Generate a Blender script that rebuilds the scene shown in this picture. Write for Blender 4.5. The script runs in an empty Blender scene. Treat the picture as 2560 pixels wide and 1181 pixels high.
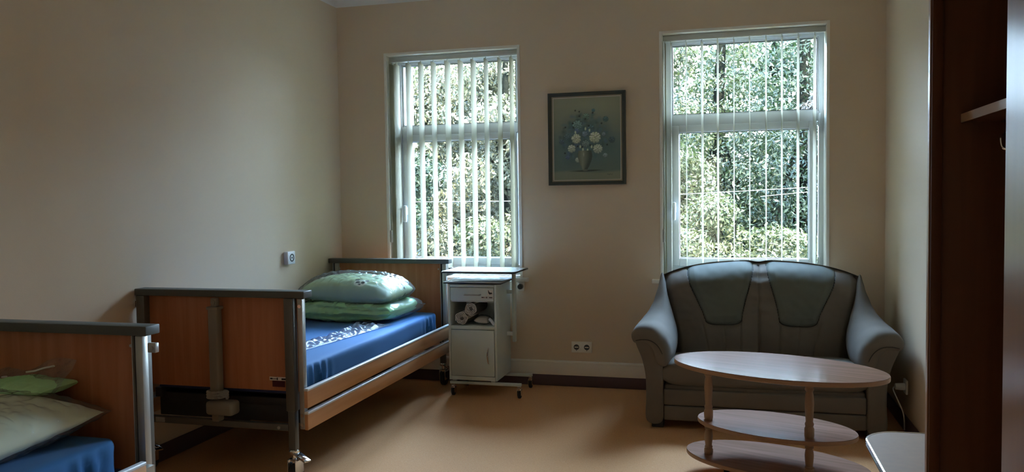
import bpy, bmesh, math, random
import numpy as np
from mathutils import Vector, Matrix, noise

random.seed(7); rng = np.random.default_rng(11)
SC = bpy.context.scene; COL = SC.collection

# ------------------------------------------------------------------ camera
F_PX = 2033.24; YAW = 0.264108; PITCH = -0.045665; ROLL = -0.014223; CAM_H = 1.385
fwd = Vector((-math.sin(YAW)*math.cos(PITCH), math.cos(YAW)*math.cos(PITCH), math.sin(PITCH)))
r0 = Vector((math.cos(YAW), math.sin(YAW), 0)); u0 = r0.cross(fwd)
rt = r0*math.cos(ROLL) + u0*math.sin(ROLL); up = -r0*math.sin(ROLL) + u0*math.cos(ROLL)
cd = bpy.data.cameras.new('camera'); cam = bpy.data.objects.new('camera', cd); COL.objects.link(cam)
cd.sensor_fit = 'HORIZONTAL'; cd.sensor_width = 36.0; cd.lens = F_PX/2560*36.0; cd.clip_end = 200; cd.clip_start = 0.02
M = Matrix.Identity(4)
for i in range(3):
    M[i][0] = rt[i]; M[i][1] = up[i]; M[i][2] = -fwd[i]
M[2][3] = CAM_H
cam.matrix_world = M; SC.camera = cam

# ------------------------------------------------------------------ light
SKY = 105.0; SUN = 260.0; EXPOSURE = 0.0
w = bpy.data.worlds.new('sky'); SC.world = w; w.use_nodes = True
nt = w.node_tree; nt.nodes.clear()
tc = nt.nodes.new('ShaderNodeTexCoord'); sp = nt.nodes.new('ShaderNodeSeparateXYZ')
cr = nt.nodes.new('ShaderNodeValToRGB'); bg = nt.nodes.new('ShaderNodeBackground'); wo = nt.nodes.new('ShaderNodeOutputWorld')
nt.links.new(tc.outputs['Generated'], sp.inputs[0]); nt.links.new(sp.outputs['Z'], cr.inputs[0])
cr.color_ramp.elements[0].position = 0.0; cr.color_ramp.elements[0].color = (0.60, 0.78, 1.0, 1)
cr.color_ramp.elements[1].position = 0.7; cr.color_ramp.elements[1].color = (0.42, 0.65, 1.0, 1)
nt.links.new(cr.outputs[0], bg.inputs[0]); bg.inputs[1].default_value = SKY; nt.links.new(bg.outputs[0], wo.inputs[0])
sl = bpy.data.lights.new('sun', 'SUN'); so = bpy.data.objects.new('sun', sl); COL.objects.link(so)
sl.energy = SUN; sl.angle = math.radians(1.0); sl.color = (1.0, 0.93, 0.78)
so.rotation_euler = Vector((-0.38, 0.42, -0.82)).to_track_quat('-Z', 'Y').to_euler()
D = 5.837; XL = -2.97; XR = 0.98; YB = -1.6; ZC = 2.891; ZT = 2.955
W1 = (-2.567, -1.512, 0.80, 2.503); W2 = (-0.477, 0.622, 0.80, 2.532)
for wn in (W1, W2):
    pl = bpy.data.lights.new('window_portal', 'AREA'); po = bpy.data.objects.new('window_portal', pl); COL.objects.link(po)
    pl.shape = 'RECTANGLE'; pl.size = wn[1]-wn[0]; pl.size_y = wn[3]-wn[2]; pl.cycles.is_portal = True
    po.location = ((wn[0]+wn[1])/2, D+0.56, (wn[2]+wn[3])/2); po.rotation_euler = (-math.pi/2, 0, 0)
SC.view_settings.view_transform = 'Standard'; SC.view_settings.look = 'None'
SC.view_settings.gamma = 1.0; SC.view_settings.use_curve_mapping = False; SC.view_settings.exposure = EXPOSURE
SC.cycles.max_bounces = 12; SC.cycles.diffuse_bounces = 7; SC.cycles.glossy_bounces = 4; SC.cycles.transparent_max_bounces = 32
SC.cycles.sample_clamp_indirect = 25.0; SC.cycles.caustics_reflective = False; SC.cycles.caustics_refractive = False
SC.cycles.use_denoising = True

# ------------------------------------------------------------------ materials
MATS = {}
def mat(name, col=(.5,.5,.5), rough=.5, metal=0., spec=.5, alpha=1., bump=None, noise_amt=None, wood=None, coat=0., sheen=0., trans=None, attr=False, speck=None):
    m = bpy.data.materials.new(name); m.use_nodes = True; n = m.node_tree.nodes; L = m.node_tree.links
    b = n['Principled BSDF']; out = n['Material Output']
    b.inputs['Base Color'].default_value = (*col, 1); b.inputs['Roughness'].default_value = rough
    b.inputs['Metallic'].default_value = metal; b.inputs['Specular IOR Level'].default_value = spec
    b.inputs['Alpha'].default_value = alpha; b.inputs['Coat Weight'].default_value = coat; b.inputs['Coat Roughness'].default_value = .15
    b.inputs['Sheen Weight'].default_value = sheen
    t = n.new('ShaderNodeTexCoord')
    def mixcol(fac, c2, frm=None):
        mx = n.new('ShaderNodeMix'); mx.data_type = 'RGBA'
        L.new(fac, mx.inputs[0])
        if frm is None: mx.inputs[6].default_value = (*col, 1)
        else: L.new(frm, mx.inputs[6])
        mx.inputs[7].default_value = (*c2, 1); L.new(mx.outputs[2], b.inputs['Base Color']); return mx.outputs[2]
    cur = None
    if attr:
        a = n.new('ShaderNodeVertexColor'); a.layer_name = 'Col'; L.new(a.outputs[0], b.inputs['Base Color'])
    if noise_amt:   # (scale, second colour, strength)
        z = n.new('ShaderNodeTexNoise'); z.inputs['Scale'].default_value = noise_amt[0]; z.inputs['Detail'].default_value = 4
        L.new(t.outputs['Object'], z.inputs[0])
        mr = n.new('ShaderNodeMapRange'); mr.inputs[1].default_value = .35; mr.inputs[2].default_value = .65; mr.inputs[4].default_value = noise_amt[2]
        L.new(z.outputs[0], mr.inputs[0]); cur = mixcol(mr.outputs[0], noise_amt[1])
    if speck:       # (scale, dark colour, light colour)
        for k, (lo, hi, c2) in enumerate(((.58, .70, speck[1]), (.60, .72, speck[2]))):
            z = n.new('ShaderNodeTexNoise'); z.inputs['Scale'].default_value = speck[0]*(1+.37*k); z.inputs['Detail'].default_value = 2
            L.new(t.outputs['Object'], z.inputs[0])
            mr = n.new('ShaderNodeMapRange'); mr.inputs[1].default_value = lo; mr.inputs[2].default_value = hi; mr.inputs[4].default_value = .8
            L.new(z.outputs[0], mr.inputs[0]); cur = mixcol(mr.outputs[0], c2, cur)
    if wood:        # (axis stretch vector, second colour, strength)
        mp = n.new('ShaderNodeMapping'); mp.inputs['Scale'].default_value = wood[0]; L.new(t.outputs['Object'], mp.inputs[0])
        z = n.new('ShaderNodeTexNoise'); z.inputs['Scale'].default_value = 1; z.inputs['Detail'].default_value = 6; z.inputs['Distortion'].default_value = .4
        L.new(mp.outputs[0], z.inputs[0])
        mr = n.new('ShaderNodeMapRange'); mr.inputs[1].default_value = .35; mr.inputs[2].default_value = .65; mr.inputs[4].default_value = wood[2]
        L.new(z.outputs[0], mr.inputs[0]); cur = mixcol(mr.outputs[0], wood[1])
    if bump:        # (scale, strength, distance)
        z = n.new('ShaderNodeTexNoise'); z.inputs['Scale'].default_value = bump[0]; z.inputs['Detail'].default_value = 3
        L.new(t.outputs['Object'], z.inputs[0]); bp_ = n.new('ShaderNodeBump'); bp_.inputs['Strength'].default_value = bump[1]
        bp_.inputs['Distance'].default_value = bump[2]; L.new(z.outputs[0], bp_.inputs['Height']); L.new(bp_.outputs[0], b.inputs['Normal'])
    if trans:       # (colour, share)
        tr = n.new('ShaderNodeBsdfTranslucent'); tr.inputs[0].default_value = (*trans[0], 1)
        ms = n.new('ShaderNodeMixShader'); ms.inputs[0].default_value = trans[1]
        L.new(b.outputs[0], ms.inputs[1]); L.new(tr.outputs[0], ms.inputs[2]); L.new(ms.outputs[0], out.inputs[0])
    MATS[name] = m; return m

mat('wall_paint', (.70,.57,.415), .75, spec=.25, bump=(260,.25,.002), noise_amt=(1.2,(.675,.555,.41),.5))
mat('ceiling_paint', (.80,.80,.78), .8)
mat('linoleum', (.62,.325,.15), .65, spec=.03, speck=(150,(.44,.22,.10),(.70,.44,.25)), noise_amt=None)
mat('skirting_vinyl', (.085,.045,.045), .5)
mat('white_enamel', (.84,.82,.74), .45)
mat('pvc_white', (.58,.60,.61), .35)
mat('stucco_white', (.40,.43,.50), .9)
mat('blind_fabric', (.50,.47,.37), .85, spec=.1, trans=((.40,.37,.27), .36))
mat('rail_grey', (.55,.58,.56), .45)
mat('plastic_grey', (.42,.42,.38), .5)
mat('black_rubber', (.02,.02,.02), .6)
mat('dark_plastic', (.03,.035,.035), .45)
mat('steel_dark', (.13,.125,.11), .42, metal=.35)
mat('steel_light', (.45,.45,.42), .35, metal=.6)
mat('chrome', (.8,.8,.8), .12, metal=1.)
mat('cap_grey', (.095,.10,.09), .45, spec=.3)
mat('panel_wood', (.47,.20,.10), .45, spec=.3, wood=((30,30,1.6),(.36,.125,.05),.7))
mat('rail_beech', (.60,.31,.145), .36, wood=((18,1.5,30),(.50,.245,.105),.7))
mat('rail_edge', (.62,.62,.62), .3)
mat('actuator_grey', (.23,.205,.16), .5)
mat('sheet_blue', (.040,.175,.43), .75, spec=.2, sheen=.1, bump=(500,.15,.001))
mat('sheet_navy', (.02,.035,.12), .8)
mat('cabinet_paint', (.60,.68,.66), .32)
mat('cabinet_dark', (.05,.06,.06), .5)
mat('top_laminate', (.50,.54,.55), .22, coat=.3)
mat('edge_dark', (.015,.02,.03), .35)
mat('towel', (.62,.60,.56), .9, bump=(180,.5,.003))
mat('towel_gap_shade', (.13,.12,.11), .9)
mat('sofa_fabric', (.175,.150,.120), .85, spec=.10, sheen=.12, bump=(320,.35,.001), noise_amt=(7,(.15,.130,.105),.6))
mat('sofa_head', (.135,.145,.118), .8, spec=.14, sheen=.12, bump=(320,.35,.001))  # same fabric as the rest; its darker, greener reflected light painted in
mat('seam_dark', (.035,.032,.027), .8)
mat('table_laminate', (.36,.20,.145), .13, spec=.18, wood=((2.2,42,42),(.25,.145,.095),.9))
mat('table_edge', (.36,.20,.11), .4)
mat('table_leg', (.34,.22,.13), .45, wood=((30,30,3),(.27,.16,.09),.6))
mat('side_top', (.40,.26,.165), .6, spec=.15, noise_amt=(30,(.36,.24,.16),.7))
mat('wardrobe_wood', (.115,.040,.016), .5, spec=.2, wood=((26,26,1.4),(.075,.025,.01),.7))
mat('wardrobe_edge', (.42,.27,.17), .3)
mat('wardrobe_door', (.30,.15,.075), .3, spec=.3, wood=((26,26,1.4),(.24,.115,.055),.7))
mat('frosted_fill', (.6,.6,.6), .5, trans=((.26,.225,.18), .50))
mat('canvas', rough=.6, attr=True)
mat('print', rough=.55, attr=True)
mat('frame_green', (.045,.055,.045), .35)
mat('frame_gold', (.30,.27,.19), .4, metal=.3)
mat('socket_white', (.86,.86,.80), .35)
mat('device_white', (.75,.77,.80), .3)
mat('ink', (.01,.01,.012), .5)
mat('label_red', (.055,.004,.012), .4)
mat('label_white', (.65,.62,.56), .5)
mat('duvet_green', (.42,.80,.36), .8, spec=.2, noise_amt=(6,(.52,.86,.46),.8), bump=(60,.3,.004))
mat('bark', (.0022,.0024,.0018), .9, spec=0, bump=(30,.6,.02))
mat('lawn', (.016,.018,.007), .95, spec=.0, noise_amt=(2,(.026,.021,.011),.9))
mat('shed_paint', (.0075,.009,.011), .8, spec=0)
mat('shed_roof', (.004,.004,.004), .8, spec=0)
mat('wire_light', (.045,.05,.045), .5)
mat('wire_dark', (.004,.004,.004), .6)
mat('house_wall', (.6,.58,.52), .9)
LEAF = .029
def leafmat(name, c1, c2, tr):
    k = lambda c: tuple(q*LEAF for q in c)
    mat(name, k(c1), .6, spec=.15, noise_amt=(1.6, k(c2), 1.0), trans=(k(tr), .35))
leafmat('leaf_pale', (.92,.86,.48), (.54,.58,.28), (.80,.78,.36))
leafmat('leaf_mid', (.31,.44,.14), (.52,.56,.22), (.36,.52,.15))
leafmat('leaf_dark', (.08,.20,.07), (.20,.33,.11), (.14,.29,.09))
leafmat('leaf_bright', (.48,.62,.20), (.66,.68,.30), (.52,.66,.20))
leafmat('leaf_pink', (.74,.64,.58), (.52,.52,.40), (.62,.56,.46))

def thin(name, col, a, rough, fres=1.5, gl=.18):     # clear sheet: mostly transparent with a glossy film
    m = bpy.data.materials.new(name); m.use_nodes = True; n = m.node_tree.nodes; L = m.node_tree.links; n.remove(n['Principled BSDF'])
    t = n.new('ShaderNodeBsdfTransparent'); t.inputs[0].default_value = (*col, 1)
    g = n.new('ShaderNodeBsdfGlossy'); g.inputs['Roughness'].default_value = rough; g.inputs[0].default_value = (gl,gl,gl,1)
    lw = n.new('ShaderNodeLayerWeight'); lw.inputs[0].default_value = .5
    pw = n.new('ShaderNodeMath'); pw.operation = 'POWER'; pw.inputs[1].default_value = 3.0; L.new(lw.outputs['Facing'], pw.inputs[0])
    f = n.new('ShaderNodeMath'); f.operation = 'MULTIPLY_ADD'; f.inputs[1].default_value = .9*(fres-1); f.inputs[2].default_value = .10*(fres-1); L.new(pw.outputs[0], f.inputs[0])
    ms = n.new('ShaderNodeMixShader'); L.new(f.outputs[0], ms.inputs[0]); L.new(t.outputs[0], ms.inputs[1]); L.new(g.outputs[0], ms.inputs[2])
    last = ms.outputs[0]
    if a > 0:
        d = n.new('ShaderNodeBsdfDiffuse'); d.inputs[0].default_value = (*(min(1,c*.9) for c in col), 1)
        m2 = n.new('ShaderNodeMixShader'); m2.inputs[0].default_value = a; L.new(last, m2.inputs[1]); L.new(d.outputs[0], m2.inputs[2]); last = m2.outputs[0]
    L.new(last, n['Material Output'].inputs[0]); MATS[name] = m
thin('window_glass', (.97,.99,.98), 0, .01, 1.35, .9)
thin('clear_wrap', (.97,.98,.97), .07, .16, 1.9)
thin('clear_bag', (.72,.84,1.0), .20, .2, 1.9)
thin('brown_bag', (.93,.92,.90), .11, .2, 1.9)

# ------------------------------------------------------------------ helpers
WL = {}
def obj(name, bm, mats, parent=None, smooth=35, origin=None):
    me = bpy.data.meshes.new(name)
    if isinstance(mats, str): mats = [mats]
    if parent is not None: off = WL[parent.name]
    else:
        if origin is None:
            xs = [v.co for v in bm.verts]; lo = Vector((min(c.x for c in xs), min(c.y for c in xs), min(c.z for c in xs)))
            hi = Vector((max(c.x for c in xs), max(c.y for c in xs), max(c.z for c in xs)))
            off = Vector(((lo.x+hi.x)/2, (lo.y+hi.y)/2, lo.z))
        else: off = Vector(origin)
    bmesh.ops.translate(bm, verts=bm.verts, vec=-off)
    bm.to_mesh(me); bm.free()
    for m in mats: me.materials.append(MATS[m])
    if smooth:
        me.shade_smooth(); me.set_sharp_from_angle(angle=math.radians(smooth))
    o = bpy.data.objects.new(name, me); COL.objects.link(o)
    if parent is not None: o.parent = parent
    else: o.location = off
    WL[o.name] = off.copy()
    return o
def tag(o, label, cat, group=None):
    o['label'] = label; o['category'] = cat
    if group: o['group'] = group
    return o
def thing(name, loc, label, cat, group=None):
    o = bpy.data.objects.new(name, None); COL.objects.link(o); o.location = loc; o.empty_display_size = .1
    WL[o.name] = Vector(loc); return tag(o, label, cat, group)
def struct(name, bm, mats, parent=None, smooth=0):
    o = obj(name, bm, mats, parent, smooth)
    if parent is None: o['kind'] = 'structure'
    return o
def copy_tree(o, parent=None):
    c = o.copy(); COL.objects.link(c)
    if parent is not None: c.parent = parent
    for ch in list(o.children): copy_tree(ch, c)
    return c
def B(): return bmesh.new()
def merge(bm, t, mi=0, mtx=None):
    if mtx is not None: bmesh.ops.transform(t, matrix=mtx, verts=t.verts)
    for f in t.faces: f.material_index = mi
    me = bpy.data.meshes.new('tmp'); t.to_mesh(me); t.free(); bm.from_mesh(me); bpy.data.meshes.remove(me); return bm
def box(bm, x0, x1, y0, y1, z0, z1, bev=0., seg=2, mi=0, mtx=None):
    t = bmesh.new(); bmesh.ops.create_cube(t, size=1)
    for v in t.verts: v.co = Vector(((x0+x1)/2+v.co.x*(x1-x0), (y0+y1)/2+v.co.y*(y1-y0), (z0+z1)/2+v.co.z*(z1-z0)))
    if bev: bmesh.ops.bevel(t, geom=t.edges[:], offset=bev, segments=seg, affect='EDGES', profile=.5)
    return merge(bm, t, mi, mtx)
def bx(x0, x1, y0, y1, z0, z1, bev=0., seg=2): return box(B(), x0, x1, y0, y1, z0, z1, bev, seg)
def tube(bm, pts, r, n=12, mi=0, cap=True, rs=None):
    pts = [Vector(p) for p in pts]; rings = []; prev = None
    for i, p in enumerate(pts):
        d = (pts[min(i+1, len(pts)-1)]-pts[max(i-1, 0)]).normalized()
        if prev is None:
            a = Vector((0,0,1)) if abs(d.z) < .9 else Vector((1,0,0)); s = d.cross(a).normalized()
        else: s = (prev - d*prev.dot(d)).normalized()
        prev = s; t = d.cross(s); rr = rs[i] if rs else r
        rings.append([bm.verts.new(p+(s*math.cos(2*math.pi*k/n)+t*math.sin(2*math.pi*k/n))*rr) for k in range(n)])
    fs = []
    for a, b in zip(rings, rings[1:]):
        for k in range(n): fs.append(bm.faces.new((a[k], a[(k+1)%n], b[(k+1)%n], b[k])))
    if cap: fs.append(bm.faces.new(rings[0][::-1])); fs.append(bm.faces.new(rings[-1]))
    for f in fs: f.material_index = mi
    return bm
def lathe(bm, prof, c, n=28, mi=0, axis='z'):
    t = bmesh.new(); rings = []
    for r, z in prof:
        rings.append([t.verts.new((r*math.cos(2*math.pi*k/n), r*math.sin(2*math.pi*k/n), z)) for k in range(n)])
    for a, b in zip(rings, rings[1:]):
        for k in range(n): t.faces.new((a[k], a[(k+1)%n], b[(k+1)%n], b[k]))
    t.faces.new(rings[0][::-1]); t.faces.new(rings[-1])
    R = {'z': Matrix.Identity(4), 'x': Matrix.Rotation(math.pi/2, 4, 'Y'), 'y': Matrix.Rotation(-math.pi/2, 4, 'X')}[axis]
    return merge(bm, t, mi, Matrix.Translation(Vector(c)) @ R)
def prism(bm, poly, a0, a1, axis='z', mi=0, bev=0., seg=2):
    """poly: 2-D outline, extruded a0..a1 along axis (z: xy; y: xz; x: yz)."""
    t = bmesh.new()
    def P(p, a): return {'z': (p[0], p[1], a), 'y': (p[0], a, p[1]), 'x': (a, p[0], p[1])}[axis]
    A = [t.verts.new(P(p, a0)) for p in poly]; Bv = [t.verts.new(P(p, a1)) for p in poly]; n = len(poly)
    f1 = t.faces.new(A[::-1]); f2 = t.faces.new(Bv)
    for k in range(n): t.faces.new((A[k], A[(k+1)%n], Bv[(k+1)%n], Bv[k]))
    bmesh.ops.recalc_face_normals(t, faces=t.faces)
    if bev: bmesh.ops.bevel(t, geom=list({e for f in (f1, f2) for e in f.edges}), offset=bev, segments=seg, affect='EDGES', profile=.5)
    return merge(bm, t, mi)
def grid(bm, fn, nu, nv, mi=0, closeu=False):
    V = [[bm.verts.new(fn(i/(nu if closeu else nu-1), j/(nv-1))) for j in range(nv)] for i in range(nu)]
    for i in range(nu if closeu else nu-1):
        for j in range(nv-1):
            f = bm.faces.new((V[i][j], V[(i+1)%nu][j], V[(i+1)%nu][j+1], V[i][j+1])); f.material_index = mi
    return V
def smoothpoly(pts, n=60, closed=True):     # Catmull-Rom through 2-D or 3-D points
    pts = [Vector(p) for p in pts]; m = len(pts); out = []; segs = m if closed else m-1
    per = max(2, n//segs)
    for i in range(segs):
        g = lambda k: pts[k % m] if closed else pts[min(max(k, 0), m-1)]
        p0, p1, p2, p3 = g(i-1), g(i), g(i+1), g(i+2)
        for k in range(per):
            t = k/per; out.append(.5*((2*p1)+(p2-p0)*t+(2*p0-5*p1+4*p2-p3)*t*t+(3*p1-p0-3*p2+p3)*t**3))
    if not closed: out.append(pts[-1])
    return out
def ellipse(cx, cy, a, b, ang, n=96):
    c, s = math.cos(ang), math.sin(ang)
    return [(cx+a*math.cos(t)*c-b*math.sin(t)*s, cy+a*math.cos(t)*s+b*math.sin(t)*c) for t in (2*math.pi*k/n for k in range(n))]
def ns(x, y, z): return noise.noise(Vector((x, y, z)))
def sm(a, b, x):
    t = min(1, max(0, (x-a)/(b-a))); return t*t*(3-2*t)

# ------------------------------------------------------------------ room shell
struct('floor', bx(XL-.3, XR+.3, YB-.3, D+.56, -.12, 0), 'linoleum')
struct('ceiling', bx(XL-.3, XR+.3, YB-.3, D+.56, ZT, ZT+.15), 'ceiling_paint')
struct('wall_left', bx(XL-.3, XL, YB-.3, D+.56, 0, ZT), 'wall_paint')
struct('wall_right', bx(XR, XR+.3, YB-.3, D+.56, 0, ZT), 'wall_paint')
bm = B(); DX0, DX1, DZ = -.95, -.05, 2.15
box(bm, XL, DX0, YB-.12, YB, 0, ZT); box(bm, DX1, XR, YB-.12, YB, 0, ZT); box(bm, DX0, DX1, YB-.12, YB, DZ, ZT)
struct('wall_front', bm, 'wall_paint')
bm = B(); t = .10
for q in ((DX0, DX0+t, 0, DZ), (DX1-t, DX1, 0, DZ), (DX0+t, DX1-t, DZ-t, DZ), (DX0+t, DX1-t, 0, .35)): box(bm, q[0], q[1], YB-.08, YB-.035, q[2], q[3], .003)
dr_ = struct('fill_door_1', bm, 'white_enamel'); obj('fill_pane', bx(DX0+t, DX1-t, YB-.062, YB-.056, .35, DZ-t), 'frosted_fill', dr_, 0)  # unseen frosted door, added behind the camera to let in fill light
bm = B()
for (y0, y1, mi, e) in ((D, D+.23, 0, 0.), (D+.23, D+.56, 1, .0)):
    xs = [XL, W1[0]-e, W1[1]+e, W2[0]-e, W2[1]+e, XR]
    for a in (0, 2, 4): box(bm, xs[a], xs[a+1], y0, y1, 0, ZT, mi=mi)
    for wn in (W1, W2):
        box(bm, wn[0], wn[1], y0, y1, 0, wn[2]-.03, mi=mi); box(bm, wn[0], wn[1], y0, y1, wn[3], ZT, mi=mi)
struct('wall_back', bm, ['wall_paint', 'stucco_white'])
# cove between walls and ceiling
bm = B()
prof = [(0, ZC)]+[(.062-.062*math.cos(a), ZC+.062*math.sin(a)) for a in np.linspace(.12, math.pi/2, 7)]+[(.075, ZT), (0, ZT)]
prism(bm, [(XL+p[0], p[1]) for p in prof], YB, D, 'y'); prism(bm, [(XR-p[0], p[1]) for p in prof], YB, D, 'y')
prism(bm, [(D-p[0], p[1]) for p in prof], XL, XR, 'x'); prism(bm, [(YB+p[0], p[1]) for p in prof], XL, XR, 'x')
struct('trim_1', bm, 'ceiling_paint', smooth=40)
# skirtings
bm = bx(XL, XR, D-.012, D, 0, .092, .003); struct('baseboard_back', bm, 'skirting_vinyl')
struct('baseboard_left', bx(XL, XL+.012, YB, D-.012, 0, .092, .003), 'skirting_vinyl')
struct('baseboard_right', bx(XR-.012, XR, YB, D-.012, 0, .092, .003), 'skirting_vinyl')
bm = bx(XL+.012, XR-.012, D-.042, D-.0, .088, .178, .004); box(bm, XL+.012, XR-.012, D-.050, D, .176, .190, .005)
struct('trim_2', bm, 'white_enamel', smooth=40)

# ------------------------------------------------------------------ windows
def window(n, wn, up_gl, lo_gl, handle_x, sill_x):
    x0, x1, z0, z1 = wn; yf = D+.17; e = .006
    bm = B()     # frame: outer ring, mullion
    ux0, ux1, uz0, uz1 = up_gl; lx0, lx1, lz0, lz1 = lo_gl
    box(bm, x0, ux0-.012, yf, yf+.07, z0, z1, .004); box(bm, ux1+.012, x1, yf, yf+.07, z0, z1, .004)
    box(bm, ux0-.012, ux1+.012, yf, yf+.07, uz1+.012, z1, .004); box(bm, ux0-.012, ux1+.012, yf, yf+.07, lz1+.05, uz0-.012, .004)
    box(bm, ux0-.012, ux1+.012, yf, yf+.07, z0, lz0-.055, .004)
    # glazing bead of the fixed top light
    for q in ((ux0-.012, ux0, uz0-.012, uz1+.012), (ux1, ux1+.012, uz0-.012, uz1+.012), (ux0, ux1, uz0-.012, uz0), (ux0, ux1, uz1, uz1+.012)):
        box(bm, q[0], q[1], yf+.01, yf+.06, q[2], q[3], .002)
    fr = struct('window_%d' % n, bm, 'pvc_white', smooth=40); fr['label'] = 'white plastic window with fixed top light over opening sash'
    def part(name, bm, m, par=fr, s=40): return obj(name, bm, m, par, s)
    bm = B()     # opening sash
    for q in ((lx0-.052, lx0, lz0-.055, lz1+.052), (lx1, lx1+.052, lz0-.055, lz1+.052), (lx0, lx1, lz0-.055, lz0), (lx0, lx1, lz1, lz1+.052)):
        box(bm, q[0], q[1], yf-.012, yf+.055, q[2], q[3], .005)
    sash = part('sash', bm, 'pvc_white')
    bm = B()     # rubber gaskets
    for g, yy in ((up_gl, yf+.012), (lo_gl, yf-.002)):
        gx0, gx1, gz0, gz1 = g; t = .004
        for q in ((gx0, gx0+t, gz0, gz1), (gx1-t, gx1, gz0, gz1), (gx0, gx1, gz0, gz0+t), (gx0, gx1, gz1-t, gz1)):
            box(bm, q[0], q[1], yy, yy+.03, q[2], q[3])
    part('gasket', bm, 'dark_plastic')
    part('glass_pane', bx(ux0, ux1, yf+.03, yf+.034, uz0, uz1), 'window_glass', s=0)
    part('glass_pane', bx(lx0, lx1, yf+.022, yf+.026, lz0, lz1), 'window_glass', s=0)
    bm = B(); box(bm, handle_x-.014, handle_x+.014, yf-.022, yf-.012, 1.27, 1.34, .004)
    tube(bm, [(handle_x, yf-.02, 1.325), (handle_x, yf-.05, 1.325)], .009); box(bm, handle_x-.011, handle_x+.011, yf-.06, yf-.043, 1.215, 1.345, .006, 3)
    part('handle', bm, 'device_white')
    if n == 2:
        for hz in (1.90, .905):
            bm = B(); lathe(bm, [(.008,-.045),(.009,-.043),(.009,.043),(.008,.045)], (lx1+.066, yf-.012, hz)); part('hinge', bm, 'pvc_white')
    bm = B()     # plastered, white-painted reveal lining with corner bead
    t = .008
    box(bm, x0-.012, x0+t, D-.006, yf, z0, z1+.012, .002); box(bm, x1-t, x1+.012, D-.006, yf, z0, z1+.012, .002)
    box(bm, x0+t, x1-t, D-.006, yf, z1-t, z1+.012, .002)
    part('reveal', bm, 'white_enamel')
    bm = B()
    box(bm, sill_x[0], sill_x[1], D-.045, yf, z0-.030, z0, .006, 3); part('sill', bm, 'white_enamel')
    bm = B()
    box(bm, x0-.03, x1+.03, D+.24, D+.62, z0-.05, z0-.028, .002); part('outer_sill', bm, 'steel_light')
    return fr
window(1, W1, (-2.500,-1.580,1.972,2.440), (-2.452,-1.628,.935,1.843), -2.478, (W1[0]-.06, -1.452))
window(2, W2, (-.410,.571,1.975,2.466), (-.365,.518,.937,1.843), -.400, (-.548, W2[1]+.07))

# vertical blinds
def slat(x, rot, ztop, zbot, yc, wd=.122):
    t = B(); c, s = math.cos(rot), math.sin(rot)
    def fn(u, v):
        q = (u-.5)*wd; bow = .006*(1-(2*u-1)**2); tw = .03*math.sin(v*3+x*7)
        cc, ss = math.cos(rot+tw), math.sin(rot+tw)
        return (x+bow*cc+q*ss, yc+q*cc-bow*ss, zbot+(ztop-zbot)*v)
    V = grid(t, fn, 7, 24)
    bmesh.ops.solidify(t, geom=t.faces[:], thickness=.0007)
    return t
def blind(wn, xs, rots, label, cordx):
    x0, x1, z0, z1 = wn; yc = D+.083
    root = thing('vertical_blind', ((x0+x1)/2, yc, z0), label, 'blind')
    bm = B(); zt = z1-.010; box(bm, x0+.008, x1-.008, yc-.022, yc+.022, zt-.032, zt-.002, .003); box(bm, x0+.008, x1-.008, yc-.028, yc-.022, zt-.036, zt, .001)
    obj('head_rail', bm, 'rail_grey', root)
    for i, (x, r) in enumerate(zip(xs, rots)):
        s = obj('slat', slat(x, r, zt-.055, z0+.018, yc), 'blind_fabric', root)
        bm = B(); box(bm, x-.003, x+.003, yc-.010, yc+.010, zt-.060, zt-.032, .001); obj('slat_hook', bm, 'rail_grey', s)
    bm = B(); box(bm, x0+.010, x1-.006, yc-.012, yc+.012, zt-.038, zt-.030); obj('carrier_strip', bm, 'device_white', root)
    bm = B()
    for q in (-.006, .008):
        tube(bm, [(cordx+q+.002*math.sin(k*1.7), D-.004+.012*k/12, zt-.04-(zt-.04-1.14)*k/12) for k in range(13)], .0013, 6)
    c = obj('cord', bm, 'rail_grey', root)
    bm = B(); box(bm, cordx-.009, cordx+.011, D-.006, D+.014, 1.06, 1.155, .005, 3); obj('cord_weight', bm, 'plastic_grey', c)
    return root
xs1 = [-2.545,-2.51,-2.412,-2.31,-2.207,-2.093,-1.988,-1.887,-1.786,-1.68,-1.588]
blind(W1, xs1, [.05,.0,.02,.0,-.01,.02,0,.01,-.02,.0,.02], 'cream vertical blind with wide turned slats on the left window', -2.548)
xs2 = [-.455,-.415,-.311,-.199,-.093,.015,.12,.23,.334,.44,.546]
blind(W2, xs2, [-.02,-.02,-.035,.085,.06,.01,.0,-.01,.0,-.045,-.06], 'cream vertical blind turned edge-on in the window behind the sofa', -.468)

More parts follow.
